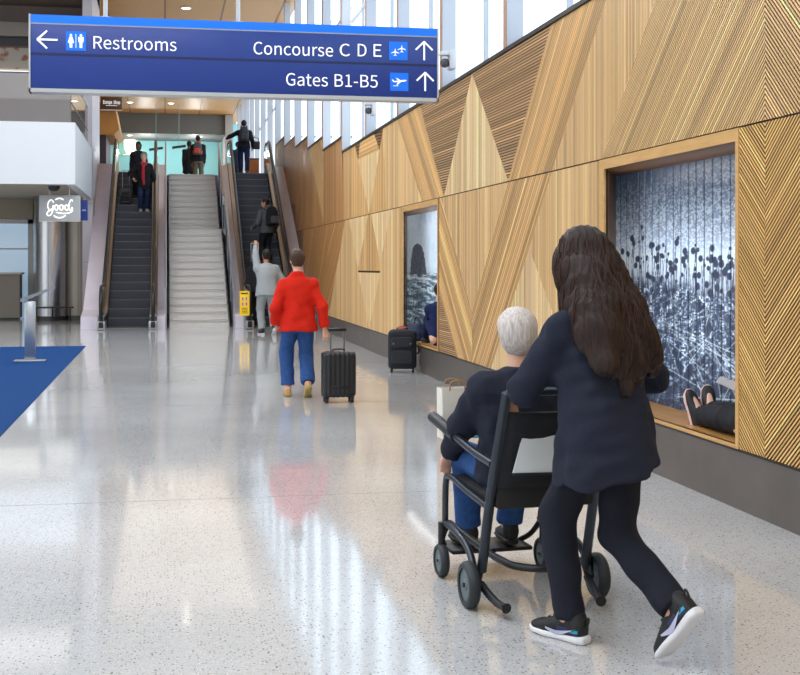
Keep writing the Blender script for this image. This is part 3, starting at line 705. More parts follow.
def icon_box(u0, v0, u1, v1):
    a, zt = spx(u0, v0); b_, zb = spx(u1, v1); MB().box(a, b_, SY - .004, SY, zb, zt).build('icon_tile', bright, sg, True)
    return (a + b_) / 2, (zt + zb) / 2, (zt - zb) / 2
def flat(polys, name, m=letter, y=YT, par=None):
    mb = MB()
    for p in polys: mb.prism(p, 'y', y - .002, y)
    return mb.build(name, m, par or sg, True)
def disc(cx, cz, r, n=16): return [(cx + r * math.cos(2 * PI * i / n), cz + r * math.sin(2 * PI * i / n)) for i in range(n)]
def bar(p, q, w): 
    d = Vector((q[0] - p[0], q[1] - p[1])); d.normalize(); n = Vector((-d.y, d.x)) * w / 2
    return [(p[0] + n.x, p[1] + n.y), (q[0] + n.x, q[1] + n.y), (q[0] - n.x, q[1] - n.y), (p[0] - n.x, p[1] - n.y)]
cx, cz, h = icon_box(66, 31, 86, 51)
P = []
for sx, wide in ((-.5, .27), (.5, .27)):
    X = cx + sx * h; P.append(disc(X, cz + .58 * h, .13 * h))
    if sx < 0: P.append([(X - .14 * h, cz + .42 * h), (X + .14 * h, cz + .42 * h), (X + .32 * h, cz - .22 * h), (X - .32 * h, cz - .22 * h)])
    else: P.append([(X - .28 * h, cz + .42 * h), (X + .28 * h, cz + .42 * h), (X + .25 * h, cz - .12 * h), (X - .25 * h, cz - .12 * h)])
    P += [[(X - .15 * h, cz - .1 * h), (X - .02 * h, cz - .1 * h), (X - .02 * h, cz - .72 * h), (X - .13 * h, cz - .72 * h)], [(X + .02 * h, cz - .1 * h), (X + .15 * h, cz - .1 * h), (X + .13 * h, cz - .72 * h), (X + .02 * h, cz - .72 * h)]]
P.append([(cx - .03 * h, cz + .7 * h), (cx + .03 * h, cz + .7 * h), (cx + .03 * h, cz - .72 * h), (cx - .03 * h, cz - .72 * h)])
flat(P, 'restroom_pictogram')
def plane_top(cx, cz, s, rot=0):
    P = [[(-.07, .5), (0, .72), (.07, .5), (.07, -.55), (-.07, -.55)], [(-.06, .22), (-.06, -.02), (-.72, -.22), (-.72, -.10)], [(.06, .22), (.72, -.10), (.72, -.22), (.06, -.02)],
         [(-.05, -.4), (-.05, -.55), (-.28, -.66), (-.28, -.56)], [(.05, -.4), (.28, -.56), (.28, -.66), (.05, -.55)]]
    return [[(cx + s * (x * math.cos(rot) - y * math.sin(rot)), cz + s * (x * math.sin(rot) + y * math.cos(rot))) for x, y in p] for p in P]
cx, cz, h = icon_box(389, 41.5, 407.5, 60.3)
flat(plane_top(cx - .36 * h, cz - .18 * h, .62 * h) + plane_top(cx + .38 * h, cz + .22 * h, .62 * h), 'aircraft_pictogram')
cx, cz, h = icon_box(390, 72.6, 408.3, 91.2)
pl = [[(-.78, .1), (-.62, -.06), (.5, .02), (.8, .12), (.84, .2), (.6, .24), (-.6, .06), (-.72, .24), (-.8, .24)], [(-.1, .04), (.25, .05), (-.2, -.34), (-.32, -.34)], [(-.12, .16), (.12, .2), (-.28, .42), (-.38, .4)], [(-.7, -.42), (-.1, -.42), (-.1, -.48), (-.7, -.48)]]
flat([[(cx + x * h, cz + y * h) for x, y in p] for p in pl], 'aircraft_pictogram')
def arrow(uc, vc, du, up=True):
    c = spx(uc, vc); r = spx(uc + du, vc)[0] - c[0]; w = r * .2
    if up: p = [bar((c[0], c[1] + r * .96), (c[0], c[1] - r * 1.05), w), bar((c[0] - r * .98, c[1] + r * .12), (c[0] + w * .1, c[1] + r * 1.08), w), bar((c[0] + r * .98, c[1] + r * .12), (c[0] - w * .1, c[1] + r * 1.08), w)]
    else: p = [bar((c[0] - r * .9, c[1]), (c[0] + r * 1.05, c[1]), w), bar((c[0] - r * 1.08, c[1] - w * .1), (c[0] - r * .05, c[1] + r * .95), w), bar((c[0] - r * 1.08, c[1] + w * .1), (c[0] - r * .05, c[1] - r * .95), w)]
    flat(p, 'arrow')
arrow(424, 51.2, 8.6); arrow(425, 82, 8.6); arrow(47.6, 39.7, 9.6, False)

# ================================================================ ESCALATORS
dk = mat('step_black', (66, 69, 78), .45, .2, bump=.2, bscale=80, stretch=(6, .2, 1)); riser = mat('riser_dark', (60, 62, 70), .4, .4); rubber = mat('handrail_rubber', (20, 20, 22), .35)
mirror = mat('balustrade_steel', (206, 198, 208), .12, .85); mirror2 = mat('balustrade_bronze', (226, 188, 142), .16, .75); ste = mat('brushed_steel', (176, 178, 182), .28, .9); dsk = mat('skirt_dark', (74, 70, 70), .3, .7)
RS, TR, NS = .21, .364, 20
def escalator(name, label, xa, xb, yc, inner):
    """steps from xa to xb, comb plate at yc"""
    t = thing('escalator', label, 'escalator', ((xa + xb) / 2, yc, 0))
    ys = yc + .55
    prot = None
    for i in range(NS):
        y = ys + i * TR; z = RS * (i + 1)
        if prot is None:
            prot = MB().box(xa + .01, xb - .01, 0, TR + .02, -.03, 0).box(xa + .01, xb - .01, .0, .02, -RS, -.03).build('step', dk, t)
            prot.data.materials.append(mat('step_yellow', (150, 140, 120), .5))
            prot.data.transform(Matrix.Translation((-(xa + xb) / 2, 0, 0))); prot.location = (0, y - yc, z)
            nose = MB().box(xa + .01, xb - .01, -.004, .03, -.012, .003).build('nosing', mat('nosing_grey', (116, 116, 122), .4, .4), prot)
            nose.data.transform(Matrix.Translation((-(xa + xb) / 2, 0, 0)))
        else:
            c = copyobj(prot, t, (0, y - yc, z)); copyobj(nose, c)
    yt = ys + NS * TR
    MB().box(xa, xb, yc - .1, ys, -.02, .012).build('comb_plate', mat('comb_steel', (120, 118, 116), .35, .7), t, True)
    MB().box(xa, xb, yt, yt + .6, UP - .02, UP + .006).build('landing_plate', mat('comb_steel', (120, 118, 116), .35, .7), t, True)
    hr = .98
    def prof(dz, ext0, ext1):
        """the slope line raised by dz, level at both ends"""
        a = math.tan(math.radians(30)); y0, y1 = ys + .12, yt - .12
        return [(yc - ext0, dz), (y0 - .3, dz), (y0 - .1, dz + .03), (y0 + .2, dz + .15), (y1 - .2, UP + dz - .17), (y1 + .1, UP + dz - .03), (y1 + .3, UP + dz), (yt + ext1, UP + dz)]
    for s, x in ((-1, xa), (1, xb)):
        X0, X1 = (x - .16, x) if s < 0 else (x, x + .16); xm = (X0 + X1) / 2
        top = prof(hr - .06, .55, 1.0); bot = prof(.16, .75, 1.1)
        arc0 = [(yc - .55 - .40 * math.sin(a), .52 + .40 * math.cos(a)) for a in [PI * k / 8 for k in range(1, 8)]]
        arc1 = [(yt + 1.0 + .40 * math.sin(a), UP + .52 + .40 * math.cos(a)) for a in [PI * k / 8 for k in range(1, 8)]]
        poly = top + arc1 + [(yt + 1.0, UP + .12)] + bot[::-1][1:-1] + [(yc - .55, .12)] + arc0[::-1]
        MB().prism(poly, 'x', xm - .035, xm + .035).build('balustrade_panel', inner, t, True)
        d0 = prof(.06, .95, 1.2); d1 = prof(.30, .8, 1.1); low = prof(-.35, .95, 1.2)
        low = [(y, max(z, 0.0)) for y, z in low]
        MB().prism(d1 + [(y, z) for y, z in low[::-1]], 'x', X0 + .005 if s < 0 else X0 + .02, X1 - .02 if s < 0 else X1 - .005).build('skirt', dsk, t, True)
        MB().prism(prof(.34, .8, 1.1) + d1[::-1], 'x', X0, X1).build('skirt_trim', ste, t, True)
        path = [(xm, y, z + .02) for y, z in prof(hr, .55, 1.0)]
        lo = [(xm, yc - .55 - .46 * math.sin(a), .54 + .46 * math.cos(a)) for a in [PI * k / 8 for k in range(8, 0, -1)]]
        hi = [(xm, yt + 1.0 + .46 * math.sin(a), UP + .54 + .46 * math.cos(a)) for a in [PI * k / 8 for k in range(1, 9)]]
        MB().tube(lo + path + hi, .028, 10, flat=1.5).build('handrail', rubber, t, True)
        MB().rbox(X0 - .02, X1 + .02, yc - .95, yc - .2, 0, .2, .02).build('newel_base', ste, t, True)
        MB().rbox(xm - .05, xm + .05, yc - 1.0, yc - .93, .05, .19, .012).build('handrail_inlet', blk, t, True)
    # truss casing under the steps
    lowp = [(yc + .3, .0), (ys + .1, -.0), (yt, UP - .35), (yt, UP - .9), (yc + 1.9, .0)]
    MB().prism(lowp, 'x', xa - .14, xb + .14).build('truss_casing', mat('truss_grey', (112, 108, 122), .4, .5), t, True)
    return t
escalator('escalator', 'left escalator with bronze toned sides, beside the stone wall, carrying people down', -1.35, -.35, 29.95, mirror2)
escalator('escalator', 'right escalator with silvery sides running up beside the slatted oak wall', 2.0, 3.0, 29.75, mirror)

# ================================================================ STAIRS
stc = mat('stair_terrazzo', (216, 211, 205), .45, noise=.06, nscale=60)
sr = thing('staircase', 'wide pale terrazzo staircase with a mid landing between the two escalators', 'staircase', (.80, 29.9, 0))
SX0, SX1 = .12, 1.50; n1, n2 = 14, 10; rz_ = UP / (n1 + n2); y = 29.9
proto = None
for i in range(n1 + n2):
    z = rz_ * (i + 1); dep = .30
    yy = 29.9 + .3 * i + (1.25 if i >= n1 else 0)
    if proto is None:
        proto = MB().box(-(SX1 - SX0) / 2, (SX1 - SX0) / 2, .012, .34, -rz_, -.03).box(-(SX1 - SX0) / 2, (SX1 - SX0) / 2, -.012, .34, -.03, 0).build('step', stc, sr); proto.location = (0, yy - 29.9, z); o = proto
        nz = MB().box(-(SX1 - SX0) / 2, (SX1 - SX0) / 2, -.014, .03, -.008, .003).build('nosing', mat('nosing_pale', (168, 162, 156), .5), proto)
    else: o = copyobj(proto, sr, (0, yy - 29.9, z)); copyobj(nz, o)
yl0 = 29.9 + .3 * n1; MB().box(SX0, SX1, yl0, yl0 + 1.26, rz_ * n1 - .1, rz_ * n1).build('landing', stc, sr, True)
yt_ = yl0 + 1.25 + .3 * n2
MB().prism([(29.95, 0), (yl0, rz_ * n1 - .12), (yl0 + 1.25, rz_ * n1 - .12), (yt_, UP - .12), (yt_, 3.6), (33, 0)], 'x', SX0 - .03, SX1 + .03).build('stringer', mat('stringer_grey', (160, 158, 156), .5), sr, True)
gp_ = glass_mat('guard_glass', (150, 174, 190), .42, refl=.3)
def stair_rail(x, label):
    t = thing('stair_railing', label, 'railing', (x, 29.7, 0))
    z1 = rz_ * n1
    path = [(x, 29.5, .95), (x, 29.75, .95), (x, 29.95, 1.05), (x, yl0, z1 + .95), (x, yl0 + 1.2, z1 + .98), (x, yt_, UP + .98), (x, yt_ + .4, UP + 1.0)]
    MB().tube(path, .024, 10).build('handrail', ste, t, True)
    MB().tube([(p[0], p[1], p[2] - .2) for p in path], .012, 8).build('lower_rail', ste, t, True)
    ys_ = [29.6, 31.0, 32.4, 33.9, 35.2, 36.7, 38.1]
    def zb(y): return 0 if y < 29.9 else (min((y - 29.9) * rz_ / .3, z1) if y < yl0 + 1.25 else z1 + (y - yl0 - 1.25) * rz_ / .3)
    for yq in ys_: MB().box(x - .02, x + .02, yq - .025, yq + .025, zb(yq) - .05 if zb(yq) > .1 else 0, zb(yq) + .95).build('post', ste, t, True)
    for a, b_ in zip(ys_[:-1], ys_[1:]):
        MB().prism([(a + .04, zb(a) + .08), (b_ - .04, zb(b_) + .08), (b_ - .04, zb(b_) + .72), (a + .04, zb(a) + .72)], 'x', x - .006, x + .006).build('glass_panel', gp_, t, True)
stair_rail(.02, 'glass and steel stair railing on the left edge of the staircase')
stair_rail(1.60, 'glass and steel stair railing on the right edge of the staircase')
# yellow notice on the right escalator
t = thing('safety_notice', 'yellow escalator safety notice on the newel beside the man in grey', 'sign', (1.80, 28.55, .45))
nx0, nz1 = yp(239.6, 291, 28.6); nx1, nz0 = yp(249.4, 315.5, 28.6)
MB().box(nx0, nx1, 28.60, 28.62, nz0, nz1).build('board', mat('notice_yellow', (248, 206, 20), .5, emit=.1), t, True)
w_ = nx1 - nx0; pk = mat('notice_pink', (240, 190, 150), .5); bk_ = mat('notice_ink', (60, 50, 20), .6)
for i in (0, 1):
    for j in (0, 1):
        a = nx0 + w_ * (.18 + .36 * i); z = nz1 - .13 - .12 * j
        MB().box(a, a + w_ * .28, 28.592, 28.6, z - .09, z).build('symbol_tile', pk, t, True)
        MB().box(a + w_ * .10, a + w_ * .18, 28.588, 28.592, z - .075, z - .02).build('symbol', bk_, t, True)
for k in range(4): MB().box(nx0 + w_ * .2, nx1 - w_ * .2, 28.592, 28.6, nz1 - .40 - .035 * k, nz1 - .39 - .035 * k).build('text_line', bk_, t, True)
MB().box(nx0 + w_ * .15, nx1 - w_ * .15, 28.592, 28.6, nz1 - .07, nz1 - .04).build('text_line', bk_, t, True)
MB().box((nx0 + nx1) / 2 - .02, (nx0 + nx1) / 2 + .02, 28.62, 28.66, 0, nz1 - .1).build('stand', ste, t, True)

# ================================================================ HANGING SIGNS, LAMPS, CAMERAS
def neon(pts, r, m, par, name='script'): return MB().tube(curve_pts(pts, 6), r, 8).build(name, m, par, True)
GY = 28.6
gx0, gz1 = yp(39.2, 195, GY); gx1, gz0 = yp(79.6, 221, GY); GW, GH = gx1 - gx0, gz1 - gz0
t = thing('hanging_sign', 'pale grey hanging sign with glowing script reading Good', 'sign', ((gx0 + gx1) / 2, GY, gz0))
MB().rbox(gx0, gx1, GY, GY + .10, gz0, gz1, .008).build('board', mat('sign_grey', (176, 180, 184), .45), t, True)
MB().box(gx0 - .012, gx1 + .012, GY + .01, GY + .09, gz0 - .012, gz0).box(gx1, gx1 + .012, GY + .01, GY + .09, gz0, gz1).build('frame', mat('frame_pale', (214, 204, 188), .5), t, True)
for f in (.26, .74): MB().cyl((gx0 + GW * f, GY + .05, gz1 - .01), .012, 3.30 - gz1, 'z', 8).build('hanger', ste, t, True)
nm = mat('neon_white', (255, 250, 244), .4, emit=1.1); nr = .0095; gy = GY - .02
def G(x, z): return (gx0 + GW * x, gy, gz0 + GH * z)
def ring(cx_, cz_, rx_, rz_2, a0=70): return [G(cx_ + rx_ * math.cos(math.radians(a0 + a)), cz_ + rz_2 * math.sin(math.radians(a0 + a))) for a in range(0, 361, 40)]
neon([G(.355, .70), G(.33, .79), G(.27, .80), G(.215, .66), G(.225, .48), G(.285, .43), G(.335, .50), G(.345, .60), G(.335, .40), G(.29, .24), G(.22, .20), G(.19, .28), G(.24, .38), G(.365, .45)], nr, nm, t)
neon(ring(.425, .52, .045, .10), nr, nm, t); neon([G(.45, .60), G(.49, .56), G(.515, .58)], nr, nm, t)
neon(ring(.550, .52, .045, .10), nr, nm, t); neon([G(.575, .60), G(.61, .56), G(.64, .58)], nr, nm, t)
neon(ring(.680, .52, .048, .10), nr, nm, t); neon([G(.83, .76), G(.80, .83), G(.76, .76), G(.735, .60), G(.735, .46), G(.775, .42), G(.815, .52), G(.82, .40), G(.74, .31), G(.58, .29), G(.42, .33)], nr, nm, t)
neon([G(.40, .82), G(.46, .87), G(.54, .87), G(.60, .82)], .012, nm, t, 'upper_arc')
neon([G(.36, .20), G(.44, .13), G(.56, .13), G(.65, .21)], .012, nm, t, 'lower_arc')
bx0, bz1 = yp(80.5, 200, 31.5); bx1, bz0 = yp(87.6, 220.5, 31.5)
t = thing('hanging_sign', 'small navy hanging sign behind the grey script sign', 'sign', ((bx0 + bx1) / 2, 31.5, bz0))
MB().rbox(bx0, bx1, 31.5, 31.58, bz0, bz1, .006).build('board', navy, t, True)
MB().box(bx0 + .04, bx1 - .04, 31.49, 31.5, (bz0 + bz1) / 2 - .02, (bz0 + bz1) / 2 + .02).build('marking', mat('mark_pale', (150, 170, 210), .5), t, True)
MB().cyl(((bx0 + bx1) / 2, 31.54, bz1 - .01), .012, 3.34 - bz1, 'z', 8).build('hanger', ste, t, True)
ex0, ez1 = yp(100.5, 96.5, 43.8); ex1, ez0 = yp(122, 110, 43.8)
t = thing('hanging_sign', 'dark brown shop sign with white script above the orange wood canopy', 'sign', ((ex0 + ex1) / 2, 43.8, ez0))
MB().rbox(ex0, ex1, 43.8, 43.9, ez0, ez1, .01).build('board', mat('sign_brown', (92, 68, 52), .5), t, True)
MB().box(ex0, ex1, 43.79, 43.8, ez0 - .03, ez0 + .01).build('lower_edge', mat('edge_white', (220, 216, 208), .5), t, True)
EW, EH = ex1 - ex0, ez1 - ez0; wm = mat('sign_script', (245, 245, 245), .5, emit=.3)
text_mesh('Europa', 'lettering', wm, t, ex0 + EW * .12, ex0 + EW * .54, ez0 + EH * .46, 43.78, cap=EH * .26, bold=.02); text_mesh('Shop', 'lettering', wm, t, ex0 + EW * .60, ex0 + EW * .92, ez0 + EH * .46, 43.78, cap=EH * .26, bold=.02)
MB().box(ex0 + EW * .25, ex0 + EW * .78, 43.78, 43.8, ez0 + EH * .30, ez0 + EH * .35).build('small_line', wm, t, True)
MB().box(ex0 + .1, ex0 + .14, 43.84, 43.88, ez1, CEIL).box(ex1 - .14, ex1 - .10, 43.84, 43.88, ez1, CEIL).build('hanger', ste, t, True)
# teal wall: lamp and two slim black signs
lx, lz = yp(130, 155, 69.9)
t = thing('wall_lamp', 'small glowing wall lamp on the teal wall above the left escalator', 'lamp', (lx, 69.9, lz))
MB().box(lx - .35, lx + .35, 69.6, 69.98, lz - .06, lz).build('shelf', mat('lamp_white', (240, 236, 226), .5), t, True)
MB().lathe((lx, 69.75, lz), [(.12, 0), (.30, .35), (.32, .8), (.10, .85)], seg=16).build('shade', mat('lamp_glow', (255, 240, 205), .5, emit=2.5), t, True)
for lab, u, v in (('slim black hanging sign against the teal wall right of the descending people', 156, 149), ('slim black hanging sign against the teal wall above the stairs', 179, 147)):
    sx_, sz_ = yp(u, v, 62)
    t = thing('slim_sign', lab, 'sign', (sx_, 62, sz_))
    m = MB(); m.prism([(sx_ - .33, sz_ - .10), (sx_ + .33, sz_ + .00), (sx_ + .33, sz_ + .12), (sx_ - .33, sz_ + .02)], 'y', 62, 62.08); m.build('board', blk, t, True)
    MB().cyl((sx_, 62.04, sz_ + .05), .015, CEIL - sz_ - .05, 'z', 6).build('hanger', mat('teal_wire', (120, 170, 176), .5), t, True)
# downlights in the wood ceiling and soffit
glow = mat('downlight_glow', (255, 246, 226), .5, emit=14)
first = None
for (u, v, z, lab) in ((171, 103, CEIL, 'nearer round downlight in the honey wood hall ceiling'), (170, 119.5, CEIL, 'farther round downlight in the wood ceiling just before the grey soffit'),
                       (130, 102, CEIL, 'faint round downlight in the left part of the wood ceiling'), (186, 7.5, CEIL, 'round downlight in the wood ceiling right above the blue sign')):
    X, Y = gp(u, v, z)
    t = thing('downlight', lab, 'ceiling light', (X, Y, z), group='downlights in the wood ceiling')
    if first is None:
        a = MB().lathe((0, 0, -.03), [(.16, .03), (.17, 0), (.13, 0), (.12, .02)], seg=20).build('trim_ring', mat('ring_white', (235, 235, 235), .4), t)
        b_ = MB().cyl((0, 0, -.022), .125, .012, 'z', 20).build('diffuser', glow, t); first = (a, b_)
    else:
        for q in first: copyobj(q, t)
for (x, y, z, lab) in ((gp(127, 126, 8.25)[0], 67, 8.25, 'recessed light at the left of the grey soffit'), (gp(195, 139, 8.25)[0] + .2, 67, 8.25, 'recessed light at the right of the grey soffit'), (-4.9, 30.0, 3.3, 'recessed light in the tan soffit at far left')):
    t = thing('downlight', lab, 'ceiling light', (x, y, z), group='soffit lights')
    for q in first: copyobj(q, t)
def dome_cam(x, y, z, lab):
    t = thing('dome_camera', lab, 'camera', (x, y, z))
    MB().lathe((0, 0, -.10), [(.0, .10), (.17, .10), (.18, .03), (.15, 0), (.0, 0)], seg=24).build('housing', mat('cam_grey', (128, 132, 138), .4), t)
    MB().lathe((0, 0, -.10), [(.13, 0), (.12, -.06), (.07, -.11), (0, -.125)], seg=24).build('dome', mat('cam_dome', (16, 16, 18), .1), t)
dx, dy = yp(54, 186, 28.0)[0], 28.0
dome_cam(dx, dy, 3.30, 'dark dome camera under the white balcony, above the script sign')
def wall_cam(u, v, lab):
    Y, z = wp(u, v, 3.50)
    t = thing('security_camera', lab, 'camera', (3.50, Y, z))
    MB().rbox(-.03, .05, -.10, .10, -.12, .12, .015).build('bracket', mat('cam_white', (206, 208, 212), .4), t)
    MB().lathe((-.08, 0, -.04), [(0, .06), (.045, .045), (.06, 0), (.045, -.045), (0, -.06)], seg=16).build('dome', mat('cam_smoke', (66, 66, 70), .2), t)
    MB().rbox(-.14, .0, -.06, .06, .05, .10, .01).build('arm', mat('cam_white', (206, 208, 212), .4), t)
wall_cam(373, 108.5, 'white wall camera with dark dome on a window fin below the sign'); wall_cam(451, 60, 'white wall camera on a window fin at the right end of the sign')
# orange case at the top of the right escalator
ox0, oz1 = yp(247, 159, 40.5); ox1, oz0 = yp(259, 176, 40.5)
t = thing('wooden_bin', 'orange wood bin standing at the top of the right escalator', 'bin', ((ox0 + ox1) / 2, 40.7, UP))
MB().rbox(ox0, ox1, 40.5, 40.95, UP, oz1, .02).build('body', mat('bin_orange', (186, 108, 48), .5, noise=.1, nscale=5), t, True)
MB().box(ox0 - .01, ox1 + .01, 40.49, 40.96, oz1, oz1 + .03).build('lid', mat('bin_dark', (70, 48, 34), .5), t, True)

# ================================================================ CARPET AND LECTERN STAND
def carpet_mat():
    return mat('carpet_blue', (26, 64, 116), .95, noise=.10, nscale=300, bump=.5, bscale=400, spec=.1)
cp = MB().box(-9, -1.43, 4.0, 23.6, 0.0, .006).build('carpet', carpet_mat()); tag(cp, 'flat royal blue carpet at the left of the polished floor', 'carpet')
t = thing('barrier_stand', 'slim brushed steel stand with a flat tilted top bar on the blue carpet', 'stand', (-2.06, 20.1, .006))
MB().rbox(-.24, .24, -.13, .13, 0, .02, .008).build('base_plate', ste, t)
MB().rbox(-.085, .085, -.03, .03, .02, .93, .01).build('post', mat('post_steel', (190, 194, 198), .25, .85), t)
MB().prism([(-.14, .92), (.38, 1.13), (.38, 1.17), (-.14, .975)], 'y', -.09, .09).build('top_bar', mat('bar_steel', (168, 172, 178), .25, .85), t)
# ================================================================ PEOPLE
def v3(*a): return np.array(a, float)
def nrm(a): a = np.array(a, float); return a / (np.linalg.norm(a) + 1e-9)
def ik(a, c, l1, l2, pole):
    a = np.array(a, float); c = np.array(c, float); d = c - a; D = np.linalg.norm(d); Dm = (l1 + l2) * .998
    if D > Dm: c = a + d / D * Dm; D = Dm; d = c - a
    u = d / D; x = (l1 * l1 - l2 * l2 + D * D) / (2 * D); h = math.sqrt(max(l1 * l1 - x * x, 0))
    p = np.array(pole, float); p = p - (p @ u) * u; p = nrm(p)
    return a + u * x + p * h, c
def rot(v, ax, an):
    return np.array(Matrix.Rotation(an, 3, Vector(ax)) @ Vector(v))
def hand(s, wrist, d, n, H, side, curl=.6, k=.006, grip=None):
    """palm, four fingers of different lengths and a side thumb; d along the hand, n out of the palm"""
    d = nrm(d); n = nrm(n - (n @ d) * d); sd = np.cross(d, n) * side     # towards the thumb
    sc = H / 1.7; w = np.array(wrist)
    pe = w + d * .085 * sc
    for f in (-.026, -.009, .009, .026): s.cone(w + d * .015 * sc + sd * f * .8 * sc, pe + sd * f * sc, .013 * sc, .0115 * sc, .012)
    for f, L in ((.027, .070), (.009, .080), (-.009, .074), (-.027, .058)):
        p = pe + sd * f * sc; q = d; a = curl
        for j, (fr, r0, r1) in enumerate(((.45, .0098, .0092), (.32, .0092, .0084), (.23, .0084, .0072))):
            q = rot(q, sd * side, -a * (1 if side > 0 else 1) * side) if False else nrm(q * math.cos(a) + np.cross(np.cross(q, n), q) * math.sin(a)) if j == 0 else nrm(q * math.cos(a) + nrm(n - (n @ q) * q) * math.sin(a)) if abs(n @ q) < .98 else nrm(q * math.cos(a) - d * math.sin(a))
            p2 = p + q * L * fr * sc; s.cone(p, p2, r0 * sc, r1 * sc, k); p = p2
    t0 = w + d * .030 * sc + sd * .026 * sc; t1 = t0 + nrm(d * .55 + sd * .75 + n * .25) * .036 * sc; t2 = t1 + nrm(d * .85 + sd * .25 + n * .45) * .030 * sc; t3 = t2 + nrm(d * .9 + n * .5) * .022 * sc
    s.cone(t0, t1, .014 * sc, .0115 * sc, .012); s.cone(t1, t2, .0112 * sc, .010 * sc, k); s.cone(t2, t3, .010 * sc, .008 * sc, k)
SKIN = dict(fair=(224, 176, 150), tan=(190, 136, 106), deep=(104, 72, 54))
def person(label, loc, yaw, H=1.7, pose=None, top=None, bottom=None, hair=None, shoe=None, skin='fair', res=.016, group=None, seed=1, bulk=1.0):
    """one continuous body mesh; hair, clothing and shoes are its children. Local frame: x right, y forward, z up"""
    P = dict(pel=(0, 0), hip=None, lean=4, twist=0, side=0, handL=(-.24, .02, .48), handR=(.24, .02, .48), poleL=(-.3, -1, -.2), poleR=(.3, -1, -.2), footL=(-.09, 0, 0), footR=(.09, 0, 0), pitchL=0, pitchR=0, fyL=-6, fyR=6,
             head=(0, 0, 0), palmL=(1, 0, 0), palmR=(-1, 0, 0), curl=.45, kneeL=(-.1, 1, .1), kneeR=(.1, 1, .1), hdirL=None, hdirR=None)
    P.update(pose or {})
    m = H; up = v3(0, 0, 1); hipz = P['hip'] if P['hip'] is not None else .525 * m
    pel = v3(P['pel'][0], P['pel'][1], hipz); le = math.radians(P['lean']); si = math.radians(P['side'])
    ut = nrm(v3(math.sin(si), math.sin(le), math.cos(le))); tw = math.radians(P['twist'])
    R = nrm(v3(math.cos(tw), math.sin(tw), 0)); R = nrm(R - (R @ ut) * ut); Fw = np.cross(ut, R)
    b = bulk
    hipL, hipR = pel + v3(-.052 * m, 0, -.01), pel + v3(.052 * m, 0, -.01)
    waist = pel + ut * .095 * m; chest = pel + ut * .19 * m + Fw * .008; sh = pel + ut * .285 * m; neck = pel + ut * .305 * m
    SL, SR = sh - R * .101 * m * (b * .5 + .5) - up * P.get('drop', .034) * m, sh + R * .101 * m * (b * .5 + .5) - up * P.get('drop', .034) * m
    uL, fL = .178 * m, .150 * m; thg, shn = .242 * m, .245 * m
    hy, hp, hr_ = [math.radians(q) for q in P['head']]
    hf = nrm(R * math.sin(hy) * math.cos(hp) + np.cross(up, R) * math.cos(hy) * math.cos(hp) + up * math.sin(hp)) if True else Fw
    hR = nrm(np.cross(hf, up + R * math.sin(hr_))); hU = np.cross(hR, hf)
    nb = neck + ut * .01; hb = neck + ut * .045 * m + np.cross(up, R) * .012 * m; hc = hb + hU * .058 * m + hf * .006 * m
    B = SDF(res); k = .03
    B.loft([(pel - up * .055 * m, .085 * m * b, .060 * m * b), (pel, .092 * m * b, .064 * m * b), (waist, .072 * m * b, .053 * m * b), (chest, .090 * m * b, .062 * m * b), (sh - ut * .03 * m, .074 * m * b, .046 * m), (sh - ut * .008 * m, .050 * m * b, .040 * m)], R, Fw, k)
    B.cone(sh - ut * .01, hb, .034 * m, .029 * m, .03)
    # head
    hs = m / 1.7; M3 = np.stack([hR, hf, hU], 1)
    def hp_(x, y, z): return hc + (hR * x + hf * y + hU * z) * hs
    B.ell(hp_(0, -.010, .025), np.array([.074, .096, .098]) * hs, M3, .02); B.ell(hp_(0, .028, -.040), np.array([.056, .066, .070]) * hs, M3, .035)
    B.cone(hp_(0, .088, .012), hp_(0, .106, -.024), .008 * hs, .013 * hs, .012); B.cone(hp_(-.022, .082, -.058), hp_(.022, .082, -.058), .009 * hs, None, .012); B.cone(hp_(-.02, .086, -.074), hp_(.02, .086, -.074), .008 * hs, None, .01)
    B.ell(hp_(0, .078, -.096), np.array([.024, .018, .016]) * hs, M3, .02)
    for s in (-1, 1):
        B.ell(hp_(s * .030, .092, .008), np.array([.017, .012, .011]) * hs, M3, .012, 's'); B.ell(hp_(s * .076, -.006, -.008), np.array([.011, .022, .032]) * hs, M3, .006)
        B.cone(hp_(s * .014, .090, .026), hp_(s * .044, .080, .026), .007 * hs, None, .012)
    J = {}
    for side, S_, Hd, pole, hip, ft, pit, fy, kn in ((-1, SL, P['handL'], P['poleL'], hipL, P['footL'], P['pitchL'], P['fyL'], P['kneeL']), (1, SR, P['handR'], P['poleR'], hipR, P['footR'], P['pitchR'], P['fyR'], P['kneeR'])):
        e, w = ik(S_, Hd, uL, fL, pole); q = 'L' if side < 0 else 'R'
        B.cone(sh - up * .034 * m, S_ - up * .006 * m, .030 * m, .027 * m, .025); B.cone(S_, e, .024 * m, .021 * m, .02); B.cone(e, w, .0205 * m, .0160 * m, .015)
        hd = P['hdir' + q]; hd = nrm(w - e) if hd is None else nrm(hd); hand(B, w, hd, v3(*P['palm' + q]), m, side if False else (1 if side > 0 else -1), P['curl'])
        p_, y_ = math.radians(pit), math.radians(fy); ff = v3(math.sin(-y_) * -1, math.cos(y_), 0); fd = nrm(ff * math.cos(p_) + up * math.sin(p_)); fu = nrm(up - (up @ fd) * fd)
        ank = v3(*ft) + fu * .052 * m + v3(0, 0, .0); kk, ank = ik(hip, ank, thg, shn, kn)
        B.cone(hip, kk, .050 * m, .034 * m, .03); B.cone(kk, kk * .6 + ank * .4, .034 * m, .034 * m, .02); B.cone(kk * .6 + ank * .4, ank, .034 * m, .021 * m, .02)
        B.cone(ank, ank + fd * .075 * m - fu * .030 * m, .022 * m, .018 * m, .02); B.cone(ank - fd * .02 * m, ank - fu * .03 * m - fd * .02 * m, .02 * m, None, .02)
